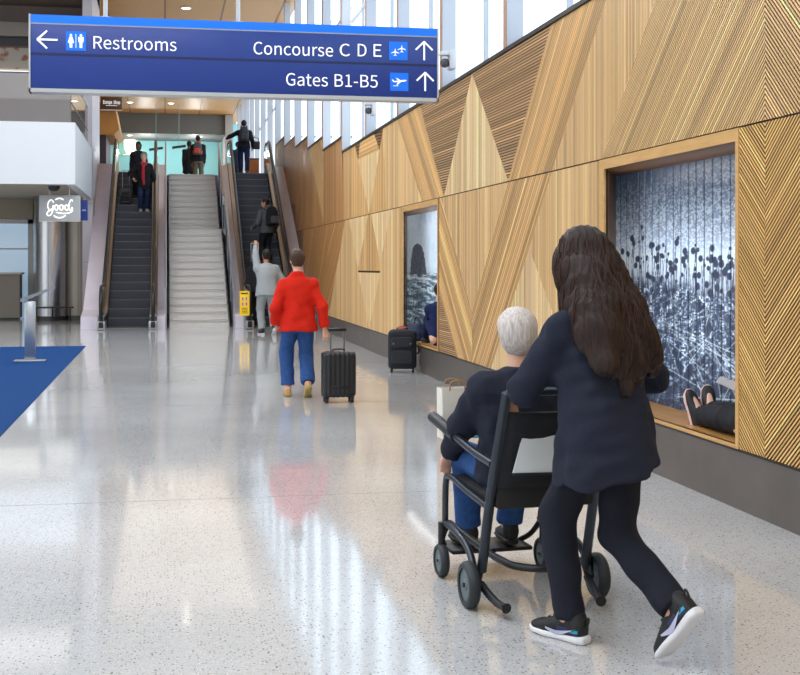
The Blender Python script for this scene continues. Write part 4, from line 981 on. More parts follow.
        J[q] = (S_, e, w, hip, kk, ank, fd, fu, hd)
    root = B.build('person', mat('skin_' + skin, SKIN[skin], .5, noise=.04, nscale=30), None)
    root.location = loc; root.rotation_euler = (0, 0, yaw); tag(root, label, 'person', group)
    em = mat('eye_dark', (40, 32, 28), .2)
    for s in (-1, 1):
        e_ = MB(); c_ = hp_(s * .030, .079, .008); e_.lathe(c_, [(0, .011 * hs), (.008 * hs, .007 * hs), (.011 * hs, 0), (.008 * hs, -.007 * hs), (0, -.011 * hs)], seg=10); e_.build('eye', em, root)
    # ---- trousers
    if bottom:
        T_ = SDF(max(res, .010)); wd = bottom.get('wide', 1.0); hem = bottom.get('hem', .94)
        T_.loft([(pel - up * .075 * m, .080 * m * b, .072 * m * b), (pel - up * .02 * m, .098 * m * b, .078 * m * b), (pel + ut * .03 * m, .096 * m * b, .074 * m * b), (pel + ut * .075 * m, .084 * m * b, .064 * m * b)], R, Fw, .03)
        for q in 'LR':
            S_, e, w, hip, kk, ank, fd, fu, hd = J[q]; he = kk + (ank - kk) * hem
            T_.cone(hip + up * .01, kk, .058 * m * b, .043 * m * (wd * .5 + .5), .035); T_.cone(kk, he, .043 * m * (wd * .5 + .5), .036 * m * wd, .02, flat_b=True)
        T_.disp = folds(seed, bottom.get('fold', .0035), 22, (1, 1, 1.3))
        T_.build('trousers', bottom['mat'], root)
    # ---- upper garment
    if top:
        Jk = SDF(max(res, .009)); dn = top.get('down', .06) * m; fl = top.get('flare', .0) * m; th = top.get('thick', .010) * m
        hang = v3(0, 0, -1) if not top.get('sit') else -ut
        h0 = pel + hang * dn + (v3(*top['shift']) if 'shift' in top else 0)
        st = [(h0, .098 * m * b + th + fl, .078 * m * b + th + fl * .8), (pel + hang * dn * .4, .098 * m * b + th + fl * .6, .078 * m * b + th + fl * .5), (waist, .086 * m * b + th + fl * .3, .066 * m * b + th + fl * .2), (chest, .097 * m * b + th, .072 * m * b + th), (chest + ut * .055 * m, .092 * m * b + th, .064 * m * b + th),
              (sh - ut * .012 * m, .070 * m * b + th, .050 * m + th), (sh + ut * .010 * m, .050 * m + th * .5, .044 * m), (neck + ut * top.get('collar', .012) * m, .041 * m, .043 * m)]
        Jk.loft(st, R, Fw, .025, round_ends=.008)
        sw = top.get('sleeve', 1.0); sl = top.get('len', .97)
        for q in 'LR':
            S_, e, w, hip, kk, ank, fd, fu, hd = J[q]
            r0 = .029 * m + th * .75 + (sw - 1) * .012 * m; r1 = .0285 * m * sw + th * .5
            Jk.cone(sh - up * .018 * m, S_, .036 * m + th * .5, r0, .03); Jk.cone(S_, e, r0, r1, .045); Jk.cone(e, e + (w - e) * sl, r1, top.get('cuff', .027) * m, .02, flat_b=True)
        if top.get('hood'): Jk.loft([(neck - Fw * .05 * m - up * .03 * m, .06 * m, .03 * m), (neck - Fw * .045 * m + up * .012 * m, .05 * m, .028 * m)], R, Fw, .03, round_ends=.01)
        if 'tilt' in top: Jk.halfspace(pel - up * top['tilt'][0] * m, R * top['tilt'][1] - up)
        fa, fb = folds(seed + 5, top.get('fold', .004), 22, (1, 1, .35)), folds(seed + 6, top.get('fold', .004) * .7, 46, (.8, .8, 1))
        Jk.disp = lambda P: fa(P) + fb(P)
        jo = Jk.build(top.get('name', 'jacket'), top['mat'], root)
    # ---- hair
    if hair:
        Hh = SDF(max(res * .9, .008)); st_ = hair['style']
        Hh.ell(hp_(0, -.016, .034), np.array([.083, .100, .098]) * hs, M3, .02)
        if st_ == 'bob': Hh.loft([(hp_(0, -.045, -.10), .062 * hs, .050 * hs), (hp_(0, -.035, -.02), .086 * hs, .068 * hs), (hp_(0, -.02, .05), .086 * hs, .082 * hs)], hR, hf, .03, round_ends=.02)
        if st_ == 'short': Hh.loft([(hp_(0, -.052, -.075), .056 * hs, .040 * hs), (hp_(0, -.03, .0), .080 * hs, .070 * hs), (hp_(0, -.02, .05), .082 * hs, .080 * hs)], hR, hf, .03, round_ends=.02)
        if st_ == 'bun': Hh.ell(hp_(0, -.09, .10), np.array([.036, .036, .034]) * hs, M3, .01); Hh.loft([(hp_(0, -.05, -.06), .050 * hs, .044 * hs), (hp_(0, -.02, .05), .084 * hs, .080 * hs)], hR, hf, .03, round_ends=.02)
        if st_ == 'fluffy': Hh.ell(hp_(0, -.03, -.01), np.array([.095, .092, .105]) * hs, M3, .03); Hh.ell(hp_(0, -.01, .055), np.array([.095, .100, .080]) * hs, M3, .03)
        if st_ == 'hood': Hh.loft([(hp_(0, -.03, -.13), .075 * hs, .075 * hs), (hp_(0, -.02, .0), .095 * hs, .09 * hs), (hp_(0, -.02, .05), .09 * hs, .095 * hs)], hR, hf, .03, round_ends=.02)
        if st_ == 'long':
            for (c0, r0, c1, r1) in hair['locks']: Hh.cone(hp_(*c0), hp_(*c1), r0 * hs, r1 * hs, .045)
        # keep the face clear
        if st_ != 'hood':
            Hh.ell(hp_(0, .095, -.035), np.array([.064, .075, .085]) * hs, M3, .012, 's')
            if st_ in ('short', 'bun'):
                for s in (-1, 1): Hh.ell(hp_(s * .085, .012, -.03), np.array([.02, .035, .05]) * hs, M3, .01, 's')
        Hh.disp = hair.get('disp', folds(seed + 9, .0025, 70, (1, 1, .25)))
        ho = Hh.build(hair.get('name', 'hair'), hair['mat'], root)
    # ---- shoes
    if shoe:
        for q in 'LR':
            S_, e, w, hip, kk, ank, fd, fu, hd = J[q]; g = ank - fu * .052 * m; rr = np.cross(fd, fu); c = shoe.get('scale', 1.0) * m / 1.7
            A_ = SDF(min(res, .012) if not shoe.get('fine') else .005)
            def q_(y, z): return g + fd * y * c + fu * z * c
            hl = shoe.get('heel', 0)
            A_.loft([(q_(-.075, .050), .022 * c, .036 * c), (q_(-.060, .055), .034 * c, .048 * c), (q_(-.01, .056), .038 * c, .052 * c), (q_(.05, .052), .043 * c, .046 * c), (q_(.11, .040), .049 * c, .032 * c), (q_(.165, .032), .044 * c, .024 * c), (q_(.198, .026), .022 * c, .015 * c)], rr, fu, .02, round_ends=.008)
            if shoe.get('collar', 1): A_.cone(q_(-.035, .075), q_(-.022, .115), .040 * c, .041 * c, .025, flat_b=True)
            so = A_.build('shoe', shoe['mat'], root)
            Z_ = SDF(min(res, .012) if not shoe.get('fine') else .005)
            Z_.loft([(q_(-.088, .017), .026 * c, .017 * c), (q_(-.06, .017), .040 * c, .018 * c), (q_(.03, .015), .040 * c, .016 * c), (q_(.11, .014), .053 * c, .015 * c), (q_(.17, .016), .048 * c, .013 * c), (q_(.205, .022), .024 * c, .008 * c)], rr, fu, .02, p=4, round_ends=.006)
            Z_.build('sole', shoe['sole'], so)
            J['shoe' + q] = (so, g, fd, fu, rr, c)
    J['root'] = root; J['hp'] = hp_; J['frame'] = (R, Fw, ut, pel, sh, neck, waist, chest, hR, hf, hU)
    return J
def backpack(J, name, label, m, size=(.15, .10, .23), group=None, strap_m=None, low=.0):
    """worn on the back: a thing of its own, standing just clear of the jacket"""
    r = J['root']; R, Fw, ut, pel, sh, neck, waist, chest = J['frame'][:8]
    c = (waist * .45 + sh * .55) - Fw * (size[1] + .145) - ut * low
    Mx = Matrix.Translation(r.location) @ Matrix.Rotation(r.rotation_euler.z, 4, 'Z'); pos = Mx @ Vector(c - ut * size[2])
    t = thing(name, label, 'backpack', pos, r.rotation_euler.z, group)
    o = Vector(c - ut * size[2])
    s = SDF(.012); q = lambda x, y, z: c + R * x + Fw * y + ut * z - np.array(o)
    s.loft([(q(0, 0, -size[2]), size[0] * .92, size[1]), (q(0, -.01, -size[2] * .3), size[0], size[1] * 1.1), (q(0, 0, size[2] * .5), size[0] * .92, size[1] * .9), (q(0, .01, size[2]), size[0] * .6, size[1] * .6)], R, Fw, .03, p=3.2, round_ends=.04)
    s.build('pack_body', m, t)
    s = SDF(.012); s.loft([(q(0, -size[1] - .02, -size[2] * .8), size[0] * .75, .035), (q(0, -size[1] - .02, size[2] * .0), size[0] * .7, .03)], R, Fw, .02, p=3, round_ends=.025); s.build('front_pocket', strap_m or m, t)
    for sx in (-1, 1):
        MB().tube(curve_pts([q(sx * size[0] * .55, size[1] * .8, size[2] * .85), q(sx * .085, .12, size[2] * .95 + .05), q(sx * .095, .20, size[2] * .75), q(sx * size[0] * 1.02, .16, -size[2] * .2), q(sx * size[0] * .9, size[1] * .6, -size[2] * .85)], 6), .016, 8, flat=1.4).build('strap', strap_m or m, t)
    MB().tube(curve_pts([q(-.04, .03, size[2] * .97), q(0, .03, size[2] + .05), q(.04, .03, size[2] * .97)], 5), .008, 6).build('carry_loop', strap_m or m, t)
    return t
blackcloth = mat('cloth_black', (30, 31, 36), .85, noise=.12, nscale=90, bump=.15, bscale=300, spec=.25)
navycloth = mat('cloth_navy', (34, 38, 52), .85, noise=.12, nscale=120, bump=.2, bscale=320, spec=.25)
darktrouser = mat('trouser_dark', (28, 31, 42), .85, noise=.10, nscale=80, bump=.15, bscale=300, spec=.25)
denim = mat('denim', (50, 84, 140), .85, noise=.16, nscale=40, bump=.2, bscale=300, spec=.2)
denimd = mat('denim_dark', (44, 56, 92), .85, noise=.14, nscale=40, bump=.2, bscale=300, spec=.2)
redcloth = mat('cloth_red', (214, 40, 22), .85, noise=.06, nscale=60, bump=.35, bscale=260, spec=.2)
greycloth = mat('cloth_grey', (150, 156, 160), .85, noise=.08, nscale=60, bump=.2, bscale=240, spec=.2)
greyj = mat('cloth_charcoal', (80, 84, 90), .85, noise=.08, nscale=60, bump=.2, bscale=240, spec=.2)
khaki = mat('cloth_khaki', (110, 100, 86), .85, noise=.08, nscale=60, spec=.2)
shoeblk = mat('shoe_black', (24, 24, 26), .6); solew = mat('sole_white', (226, 226, 230), .5); solek = mat('sole_black', (18, 18, 18), .6); shoew = mat('shoe_white', (226, 226, 228), .6)
def hairmat(n, c, c2): return mat(n, c, .55, noise=.5, nscale=26, bump=.45, bscale=40, stretch=(5, 5, .5), c2=c2, spec=.35)
hair_db = hairmat('hair_dark_brown', (54, 33, 25), (20, 13, 12)); hair_bk = hairmat('hair_black', (30, 26, 26), (14, 12, 12)); hair_br = hairmat('hair_brown', (84, 58, 42), (48, 34, 26)); hair_wh = hairmat('hair_white', (226, 218, 212), (176, 166, 160)); hair_gy = hairmat('hair_grey', (170, 160, 146), (110, 100, 90))
def yaw_to(dx, dy): return math.atan2(-dx, dy)

# ---- 1. the woman pushing the wheelchair (nearest)
WL = (1.725, 4.72, 0); WYAW = yaw_to(-.40, .92)
def w2l(p, loc, yaw):
    d = v3(*p) - v3(*loc); c, s = math.cos(-yaw), math.sin(-yaw); return (c * d[0] - s * d[1], s * d[0] + c * d[1], d[2])
CH = (1.64, 5.42); CYAW = yaw_to(-.08, .997)
def ch2w(x, y, z): c, s = math.cos(CYAW), math.sin(CYAW); return (CH[0] + c * x - s * y, CH[1] + s * x + c * y, z)
coat = mat('coat_navy', (38, 42, 56), .9, noise=.14, nscale=140, bump=.25, bscale=340, spec=.2)
def hair_wave(P):
    r = np.random.RandomState(4); a = np.arctan2(P[:, 1], P[:, 0]) * 15
    return .0045 * np.sin(P[:, 0] * 95 + 6 * np.sin(P[:, 2] * 9) + P[:, 1] * 60) + .0035 * np.sin(P[:, 0] * 190 - P[:, 1] * 120 + 5 * np.sin(P[:, 2] * 14 + 1)) + .004 * np.sin(P[:, 2] * 30 + P[:, 0] * 30)
locks = [((0, -.03, .02), .098, (.0, -.055, -.16), .118), ((-.03, -.05, -.08), .098, (-.065, -.12, -.34), .088), ((.04, -.05, -.05), .098, (.085, -.13, -.34), .098), ((.08, -.12, -.22), .085, (.165, -.15, -.42), .065),
         ((0, -.12, -.25), .080, (.02, -.155, -.42), .075), ((-.055, -.12, -.3), .060, (-.075, -.135, -.44), .05), ((.13, -.14, -.36), .05, (.20, -.14, -.49), .026), ((.02, -.15, -.42), .055, (.045, -.15, -.52), .028), ((-.06, -.05, -.08), .092, (-.155, -.115, -.30), .086), ((-.11, -.12, -.22), .085, (-.170, -.165, -.42), .056), ((-.02, -.15, -.38), .066, (-.06, -.175, -.53), .032), ((-.04, .02, .0), .07, (-.075, .0, -.2), .06), ((-.05, .01, -.05), .05, (-.085, -.03, -.22), .045), ((.06, .0, -.05), .05, (.10, -.02, -.24), .05)]
J = person('woman with long dark brown hair in a navy coat pushing the wheelchair', WL, WYAW, 1.70,
           dict(pel=(0, 0), hip=.868, lean=9, drop=.040, handL=w2l(ch2w(-.17, -.32, .985), WL, WYAW), handR=w2l(ch2w(.17, -.32, .985), WL, WYAW), poleL=(-.9, -.5, -.5), poleR=(.9, -.5, -.5), footL=w2l((1.625, 4.86, .0), WL, WYAW), footR=w2l((1.93, 4.38, .17), WL, WYAW),
                pitchL=0, pitchR=-50, fyL=-7, fyR=-2, head=(-14, -8, 0), palmL=(0, 0, -1), palmR=(0, 0, -1), curl=.75, hdirL=(0, .8, -.3), hdirR=(0, .8, -.3)),
           dict(name='coat', mat=coat, down=.165, flare=.040, thick=.011, sleeve=1.06, cuff=.032, len=.97, fold=.0062, collar=.02, shift=(.035, 0, 0), tilt=(.098, .26)), dict(mat=darktrouser, wide=1.02, hem=1.0, fold=.0055),
           dict(style='long', mat=hair_db, locks=locks, disp=hair_wave), dict(mat=shoeblk, sole=solew, fine=True, scale=1.02), res=.007, seed=3, bulk=.95)
# loose strands traced down over the hair so it reads as long wavy hair
from mathutils.bvhtree import BVHTree
ho = [c for c in J['root'].children if c.name.startswith('hair')][0]
bt = BVHTree.FromPolygons([v.co[:] for v in ho.data.vertices], [p.vertices[:] for p in ho.data.polygons])
rs = random.Random(5); hp0 = J['hp']; sm = MB()
for k in range(420):
    a = rs.uniform(0, 2 * PI); c0 = Vector(hp0(.10 * math.cos(a), -.02 + .11 * math.sin(a), rs.uniform(-.25, .12))); p, n_, i_, d_ = bt.find_nearest(c0)
    pts = []; ph = rs.uniform(0, 6.28); off = rs.uniform(-.001, .0045); L = rs.randint(9, 20)
    for j in range(L):
        pts.append(p + n_ * off); sd = n_.cross(Vector((0, 0, 1)))
        st2 = Vector((0, 0, -.020)) + sd * (.006 * math.sin(j * .55 + ph)); st2 -= n_ * st2.dot(n_)
        if st2.length < .006: break
        p2, n2_, i_, d_ = bt.find_nearest(p + st2)
        if p2 is None or p2.z > p.z - .002: break
        p, n_ = p2, n2_
    if len(pts) > 4: sm.tube(pts, [.0022 * math.sin(PI * (.12 + .88 * i / (len(pts) - 1))) + .0004 for i in range(len(pts))], 5, caps=False)
so_ = sm.build('strands', hairmat('hair_strand', (76, 48, 36), (34, 22, 18)), ho); so_['kind'] = 'stuff'
# the trainers' side flash and heel patch
flash = mat('flash_lilac', (196, 198, 226), .35, .2); teal = mat('heel_teal', (40, 150, 176), .3, .3); violet = mat('quarter_violet', (40, 42, 80), .4, .1)
for q in 'LR':
    so, g, fd, fu, rr, c = J['shoe' + q]
    for s in (-1, 1):
        def side(y, z, o=.0):
            hw = np.interp(y, [-.075, -.06, -.01, .05, .11, .165], [.022, .034, .038, .043, .049, .044]); cz = np.interp(y, [-.075, -.06, -.01, .05, .11], [.05, .055, .056, .052, .040]); hh = np.interp(y, [-.075, -.06, -.01, .05, .11], [.036, .048, .052, .046, .032])
            x = hw * (max(0, 1 - min(1, abs((z - cz) / hh)) ** 2.4)) ** (1 / 2.4)
            return g + (fd * y + fu * z + rr * s * (x + .0045 + o)) * c
        def patch(name, mt, top_, bot_, o=0.0):
            n = len(top_); vs = [side(*p, o) for p in top_] + [side(*p, o) for p in bot_]; MB().add(vs, [(i, i + 1, n + i + 1, n + i) for i in range(n - 1)], True).build(name, mt, so)
        ys_ = np.linspace(-.064, .035, 9); patch('quarter_panel', violet, [(y, .066 - .006 * i / 8) for i, y in enumerate(ys_)], [(y, .036) for y in ys_])
        ys_ = np.linspace(-.066, -.03, 5); patch('heel_panel', teal, [(y, .078) for y in ys_], [(y, .044) for y in ys_], .0012)
        ys_ = np.linspace(-.058, .088, 14); tt = np.linspace(0, 1, 14)
        # a swoosh: a long tail towards the heel, a hook at the toe
        patch('swoosh', flash, [(y, .064 - .030 * t ** .6 + .038 * max(0, t - .66) ** 1.0) for y, t in zip(ys_, tt)], [(y, .0635 - .046 * math.sin(min(1, t * 1.12) * PI * .5) + .075 * max(0, t - .70)) for y, t in zip(ys_, tt)], .0022)
    MB().tube(curve_pts([g + (fd * y + fu * z) * c for y, z in ((-.066, .09), (-.092, .105), (-.09, .082), (-.074, .068))], 5), .005, 6).build('pull_tab', shoeblk, so)
    MB().add([], []).tube(curve_pts([g + (fd * y + fu * z + rr * x) * c for x, y, z in ((-.022, .03, .104), (.024, .05, .101), (-.024, .068, .093), (.024, .085, .085), (-.022, .10, .077))], 5), .004, 6).build('lace', mat('lace_black', (40, 40, 44), .7), so)

# ---- 2. the passenger
PYAW = CYAW
J2 = person('white haired passenger in a navy jacket and jeans seated in the wheelchair', ch2w(0, 0, 0), PYAW, 1.56,
            dict(pel=(-.035, .15), hip=.575, lean=-5, handL=(-.25, .50, .60), handR=(.12, .46, .70), poleL=(-1, -.2, -.3), poleR=(1, -.2, -.3), footL=(-.11, .62, .135), footR=(.11, .62, .135), head=(4, -4, 0), kneeL=(-.15, .5, 1), kneeR=(.15, .5, 1), curl=.5, palmL=(0, 0, -1), palmR=(0, 0, -1)),
            dict(mat=navycloth, down=.03, thick=.018, sleeve=1.25, sit=True, fold=.005, cuff=.032), dict(mat=denim, wide=1.15), dict(style='fluffy', mat=hair_wh), dict(mat=shoeblk, sole=solek), res=.010, seed=11, bulk=1.08)

# ---- 3. red jacket woman with a rolling case
RL = (1.50, 14.25, 0); RY = yaw_to(-.05, 1)
J3 = person('short haired woman in bright red jacket and jeans towing a black suitcase', RL, RY, 1.70,
            dict(hip=.875, lean=3, drop=.044, handL=(-.24, .10, .84), handR=(.29, -.10, .77), poleL=(-.4, -1, 0), poleR=(.5, -1, 0), footL=(-.10, .12, 0), footR=(.09, -.20, .07), pitchR=-38, fyL=4, fyR=2, head=(0, -3, 0), curl=.7, palmR=(-.3, 1, 0), hdirR=(.1, -.2, -1)),
            dict(mat=redcloth, down=.072, flare=.024, thick=.012, sleeve=1.06, cuff=.033, len=.90, collar=.026, fold=.007), dict(mat=denim, wide=1.3, hem=.91), dict(style='short', mat=hair_br),
            dict(mat=mat('clog_tan', (196, 152, 96), .5), sole=mat('clog_sole', (168, 148, 84), .5), collar=0), res=.010, seed=21, bulk=1.0)
# ---- 4. man in grey
GL = (2.14, 26.6, 0)
J4 = person('man in light grey suit, left arm raised, at the foot of the right escalator', GL, yaw_to(-.12, 1), 1.84,
            dict(hip=.95, lean=8, handL=(-.17, .46, 2.02), handR=(.36, .10, .86), poleL=(-.8, -.3, -.6), poleR=(1, -.6, 0), footL=(-.10, .05, 0), footR=(.12, -.18, .07), pitchR=-35, head=(-8, 4, 0), curl=.6, palmL=(0, 1, -.3)),
            dict(mat=greycloth, down=.07, flare=.016, thick=.018, sleeve=1.2), dict(mat=greycloth, wide=1.2), dict(style='short', mat=hair_bk), dict(mat=shoeblk, sole=solew), 'tan', res=.013, seed=31, bulk=1.1)
# ---- 5. person in black ahead of him
J5 = person('person in black jacket and trousers just ahead of the man in grey', (2.16, 29.9, .012), yaw_to(0, 1), 1.72,
            dict(lean=3, footL=(-.10, -.05, 0), footR=(.10, .06, 0)), dict(mat=blackcloth, down=.06, thick=.02, sleeve=1.25), dict(mat=blackcloth, wide=1.1), dict(style='short', mat=hair_bk), dict(mat=shoeblk, sole=solew), 'deep', res=.016, seed=41)
def estep(n, y0=29.75): return y0 + .55 + (n - 1) * .364 + .20, .21 * n
# ---- 6. man with a backpack on the right escalator
y, z = estep(7); J6 = person('man in charcoal jacket with black backpack standing partway up the right escalator', (2.62, y, z), yaw_to(-.55, 1), 1.76,
            dict(lean=2, handL=(-.30, .22, .98), handR=(.26, .06, .86), head=(-50, -6, 0), curl=.6), dict(mat=greyj, down=.05, thick=.016, sleeve=1.15), dict(mat=blackcloth, wide=1.1), dict(style='short', mat=hair_bk), dict(mat=shoeblk, sole=solek), 'tan', res=.015, seed=51)
backpack(J6, 'backpack', 'large black backpack on the man partway up the right escalator', blackcloth, (.16, .11, .25), strap_m=greyj)
# ---- 7, 8. at the top of the right escalator
J7 = person('woman with dark hair and backpack standing at the top of the right escalator', (2.36, 38.1, UP + .01), yaw_to(.05, 1), 1.66,
            dict(lean=2, handL=(-.52, .28, 1.12), handR=(.26, .04, .84), footL=(-.09, .10, 0), footR=(.09, -.12, 0), head=(0, 4, 0)), dict(mat=blackcloth, down=.05, thick=.016, sleeve=1.15), dict(mat=denimd, wide=1.1), dict(style='bun', mat=hair_bk), dict(mat=mat('boot_tan', (120, 86, 62), .6), sole=solek), 'tan', res=.016, seed=61)
backpack(J7, 'backpack', 'dark grey backpack on the woman at the top of the right escalator', mat('pack_slate', (44, 46, 54), .7), (.15, .09, .23))
X8, Y8 = 2.52, 44.5
J8 = person('person in dark clothes farther back beyond the woman at the escalator top', (X8, Y8, UP), yaw_to(.6, -.8), 1.62,
            dict(lean=2), dict(mat=navycloth, down=.06, thick=.016), dict(mat=blackcloth), dict(style='short', mat=hair_bk), dict(mat=shoeblk, sole=solek), 'deep', res=.018, seed=71)
# ---- 9, 10. coming down the left escalator
y, z = estep(14, 29.95); J9 = person('grey haired woman in black coat and red scarf riding down the left escalator', (-.58, y, z), yaw_to(.1, -1), 1.66,
            dict(lean=-1, handL=(-.30, .12, .80), handR=(.30, .16, .92), poleR=(1, -.6, -.2), footL=(-.09, .02, 0), footR=(.09, .04, 0), head=(6, -6, 0)), dict(name='coat', mat=blackcloth, down=.16, flare=.014, thick=.016, sleeve=1.2), dict(mat=denimd, wide=1.1), dict(style='bob', mat=hair_gy), dict(mat=shoew, sole=solew), 'fair', res=.013, seed=81)
sc_ = mat('scarf_red', (196, 34, 56), .8); r9 = J9['root']; nk = J9['frame'][5]; ch = J9['frame'][7]
MB().tube(curve_pts([nk + v3(-.07, -.02, .0), nk + v3(-.05, .07, -.02), nk + v3(.02, .135, -.10), nk + v3(.03, .155, -.25), nk + v3(.03, .150, -.42), nk + v3(.02, .150, -.62)], 5), .030, 8, flat=1.5).tube(curve_pts([nk + v3(.07, -.02, .0), nk + v3(.05, .07, -.02), nk + v3(.03, .125, -.10)], 5), .028, 8, flat=1.3).build('scarf', sc_, r9)
y, z = estep(16, 29.95); J10 = person('person in black mostly hidden behind the grey haired woman riding down', (-.74, y + .1, z), yaw_to(0, -1), 1.62,
            dict(lean=-1), dict(mat=blackcloth, down=.08, thick=.018, sleeve=1.2), dict(mat=blackcloth), dict(style='hood', mat=hair_bk), dict(mat=shoeblk, sole=solek), 'deep', res=.018, seed=91)
# ---- 11. at the top of the stairs
X, Y = yp(198, 170, 44)[0], 44
J11 = person('traveller with backpack and khaki trousers beyond the top of the stairs', (X, Y, UP), yaw_to(.1, 1), 1.78, dict(lean=2), dict(mat=blackcloth, down=.04, thick=.018, sleeve=1.2), dict(mat=khaki, wide=1.15), dict(style='short', mat=hair_bk), dict(mat=shoeblk, sole=solek), 'deep', res=.018, seed=101)
backpack(J11, 'backpack', 'grey backpack with orange straps on the traveller above the stairs', greyj, (.15, .09, .22), strap_m=mat('strap_orange', (206, 78, 48), .7))
X, Y = yp(190, 170, 45)[0], 45.4
J12 = person('person in a long dark coat just left of the traveller above the stairs', (X, Y, UP), yaw_to(-.3, 1), 1.72, dict(lean=6), dict(name='coat', mat=blackcloth, down=.2, flare=.03, thick=.02, sleeve=1.2), dict(mat=blackcloth), dict(style='short', mat=hair_bk), dict(mat=shoeblk, sole=solek), 'deep', res=.018, seed=111)
# ---- sitting in the niches
y13 = 7.30
J13 = person('person in black lounging on the nearer niche seat, trainers and shins showing', (3.755, y13, .40), 0.0, 1.80, dict(pel=(0, 0), hip=.10, lean=-26, twist=-30, handL=(.0, .30, .26), handR=(.07, .30, .26), poleL=(.4, -.5, -1), poleR=(0, -.3, -1), footL=(-.09, 1.06, .03), footR=(.02, 1.02, .06), pitchL=72, pitchR=72, fyL=-16, fyR=14, kneeL=(-.05, -.1, 1), kneeR=(.05, -.1, 1), head=(0, -10, 0), hdirL=(0, .6, .4), hdirR=(0, .6, .4)),
             dict(mat=blackcloth, down=.0, thick=.012, sit=True, sleeve=1.0), dict(mat=blackcloth, wide=1.2, hem=.90), dict(style='short', mat=hair_bk), dict(mat=shoeblk, sole=mat('sole_pink', (232, 190, 182), .5)), 'fair', res=.011, seed=121, bulk=.74)
pg = thing('paper_sheet', 'white sheet of paper held above the lap in the nearer niche', 'paper', (3.70, 7.70, .70), .5); pg.rotation_euler = (-.6, 0, .3)
MB().prism([(-.12, .06), (.10, -.06), (.12, .03), (-.06, .10)], 'y', -.002, .002).build('sheet', mat('paper_white', (236, 236, 234), .7), pg)
y14 = 16.72
J14 = person('person in a dark blue jacket sitting in the farther niche, half hidden', (3.735, y14, .40), 0.0, 1.62, dict(pel=(0, 0), hip=.10, lean=12, twist=-30, poleL=(0, -.3, -1), poleR=(0, -.3, -1), handL=(-.08, .52, .40), handR=(.10, .52, .40), footL=(-.08, .60, 0), footR=(.06, .64, 0), kneeL=(-.1, .3, 1), kneeR=(.1, .3, 1), head=(-20, -20, 0)),
             dict(mat=mat('cloth_blue', (26, 36, 74), .85, noise=.1, nscale=60, spec=.2), down=.0, thick=.016, sit=True, sleeve=1.0), dict(mat=mat('cloth_blue', (26, 36, 74), .85), wide=1.25), dict(style='short', mat=hair_bk), dict(mat=shoeblk, sole=solek), 'fair', res=.014, seed=131, bulk=.8)
# ================================================================ WHEELCHAIR
wc = thing('wheelchair', 'black tubular airport transport wheelchair in the right foreground', 'wheelchair', (CH[0], CH[1], 0), CYAW)
tube = mat('chair_tube', (66, 72, 80), .32, .75); tubeb = mat('chair_black', (26, 28, 32), .45); tyre = mat('tyre_rubber', (42, 48, 52), .6); hub = mat('wheel_grey', (96, 108, 112), .45); sling = mat('sling_fabric', (24, 25, 29), .85, bump=.2, bscale=200)
def wheel(x, y, r, w, name):
    t = MB().lathe((x, y, r), [(r * .70, -w * .5), (r * .88, -w * .5), (r * .97, -w * .32), (r, 0), (r * .97, w * .32), (r * .88, w * .5), (r * .70, w * .5), (r * .70, -w * .5)], 'x', 36).build(name, tyre, wc)
    h = MB().lathe((x, y, r), [(0, -w * .42), (r * .2, -w * .45), (r * .28, -w * .30), (r * .70, -w * .34), (r * .70, w * .34), (r * .28, w * .30), (r * .2, w * .45), (0, w * .42)], 'x', 28)
    h.build('hub', hub, t); MB().lathe((x, y, r), [(0, -w * .60), (r * .10, -w * .60), (r * .10, w * .60), (0, w * .60)], 'x', 14).build('axle_cap', tube, t)
    return t
for s in (-1, 1):
    wheel(s * .31, 0, .105, .05, 'rear_wheel'); wheel(s * .265, .56, .082, .042, 'caster_wheel')
    # side frame: bottom rail rising from the rear axle to the front leg
    MB().tube(curve_pts([(s * .275, .0, .105), (s * .275, .03, .16), (s * .268, .14, .235), (s * .255, .34, .26), (s * .25, .54, .27)], 7), .017, 12).build('side_rail', tube, wc)
    MB().tube(curve_pts([(s * .25, .0, .16), (s * .248, -.08, .42), (s * .243, -.18, .70), (s * .236, -.29, .985)], 7), .024, 12, flat=.75).build('rear_post', tube, wc)
    MB().tube(curve_pts([(s * .247, -.09, .46), (s * .252, .20, .485), (s * .255, .46, .51), (s * .255, .52, .46), (s * .252, .54, .27)], 7), .016, 12).build('seat_rail', tube, wc)
    MB().tube([(s * .265, .555, .27), (s * .265, .56, .16), (s * .265, .56, .085)], [.018, .016, .012], 10).build('caster_fork', tubeb, wc)
    ar = MB().tube(curve_pts([(s * .255, -.16, .665), (s * .272, .05, .69), (s * .282, .35, .735), (s * .285, .62, .77)], 7), .018, 12).build('armrest', tube, wc)
    MB().tube(curve_pts([(s * .280, .28, .728), (s * .285, .45, .752), (s * .286, .63, .776)], 6), .027, 12, flat=1.1).build('arm_pad', tubeb, ar)
    MB().tube(curve_pts([(s * .255, -.01, .105), (s * .25, -.07, .085), (s * .235, -.16, .060), (s * .22, -.24, .055)], 6), [.018] * 18 + [.024], 10).build('foot_pedal', tubeb, wc)
    MB().tube([(s * .245, .02, .19), (s * .262, .01, .12), (s * .30, 0, .105)], .016, 10).build('axle_bracket', tubeb, wc)
loop = curve_pts([(-.235, .52, .27), (-.20, .28, .235), (-.165, .06, .205)], 6) + [Vector((-.15 * math.cos(a), -.02 - .16 * math.sin(a), .20)) for a in [PI * k / 12 for k in range(1, 12)]] + curve_pts([(.165, .06, .205), (.20, .28, .235), (.235, .52, .27)], 6)
MB().tube(loop, .017, 12).build('nesting_loop', tubeb, wc)
MB().tube([(-.236, -.292, .985), (-.20, -.325, .99), (.20, -.325, .99), (.236, -.292, .985)], .017, 12).build('push_bar', tube, wc)
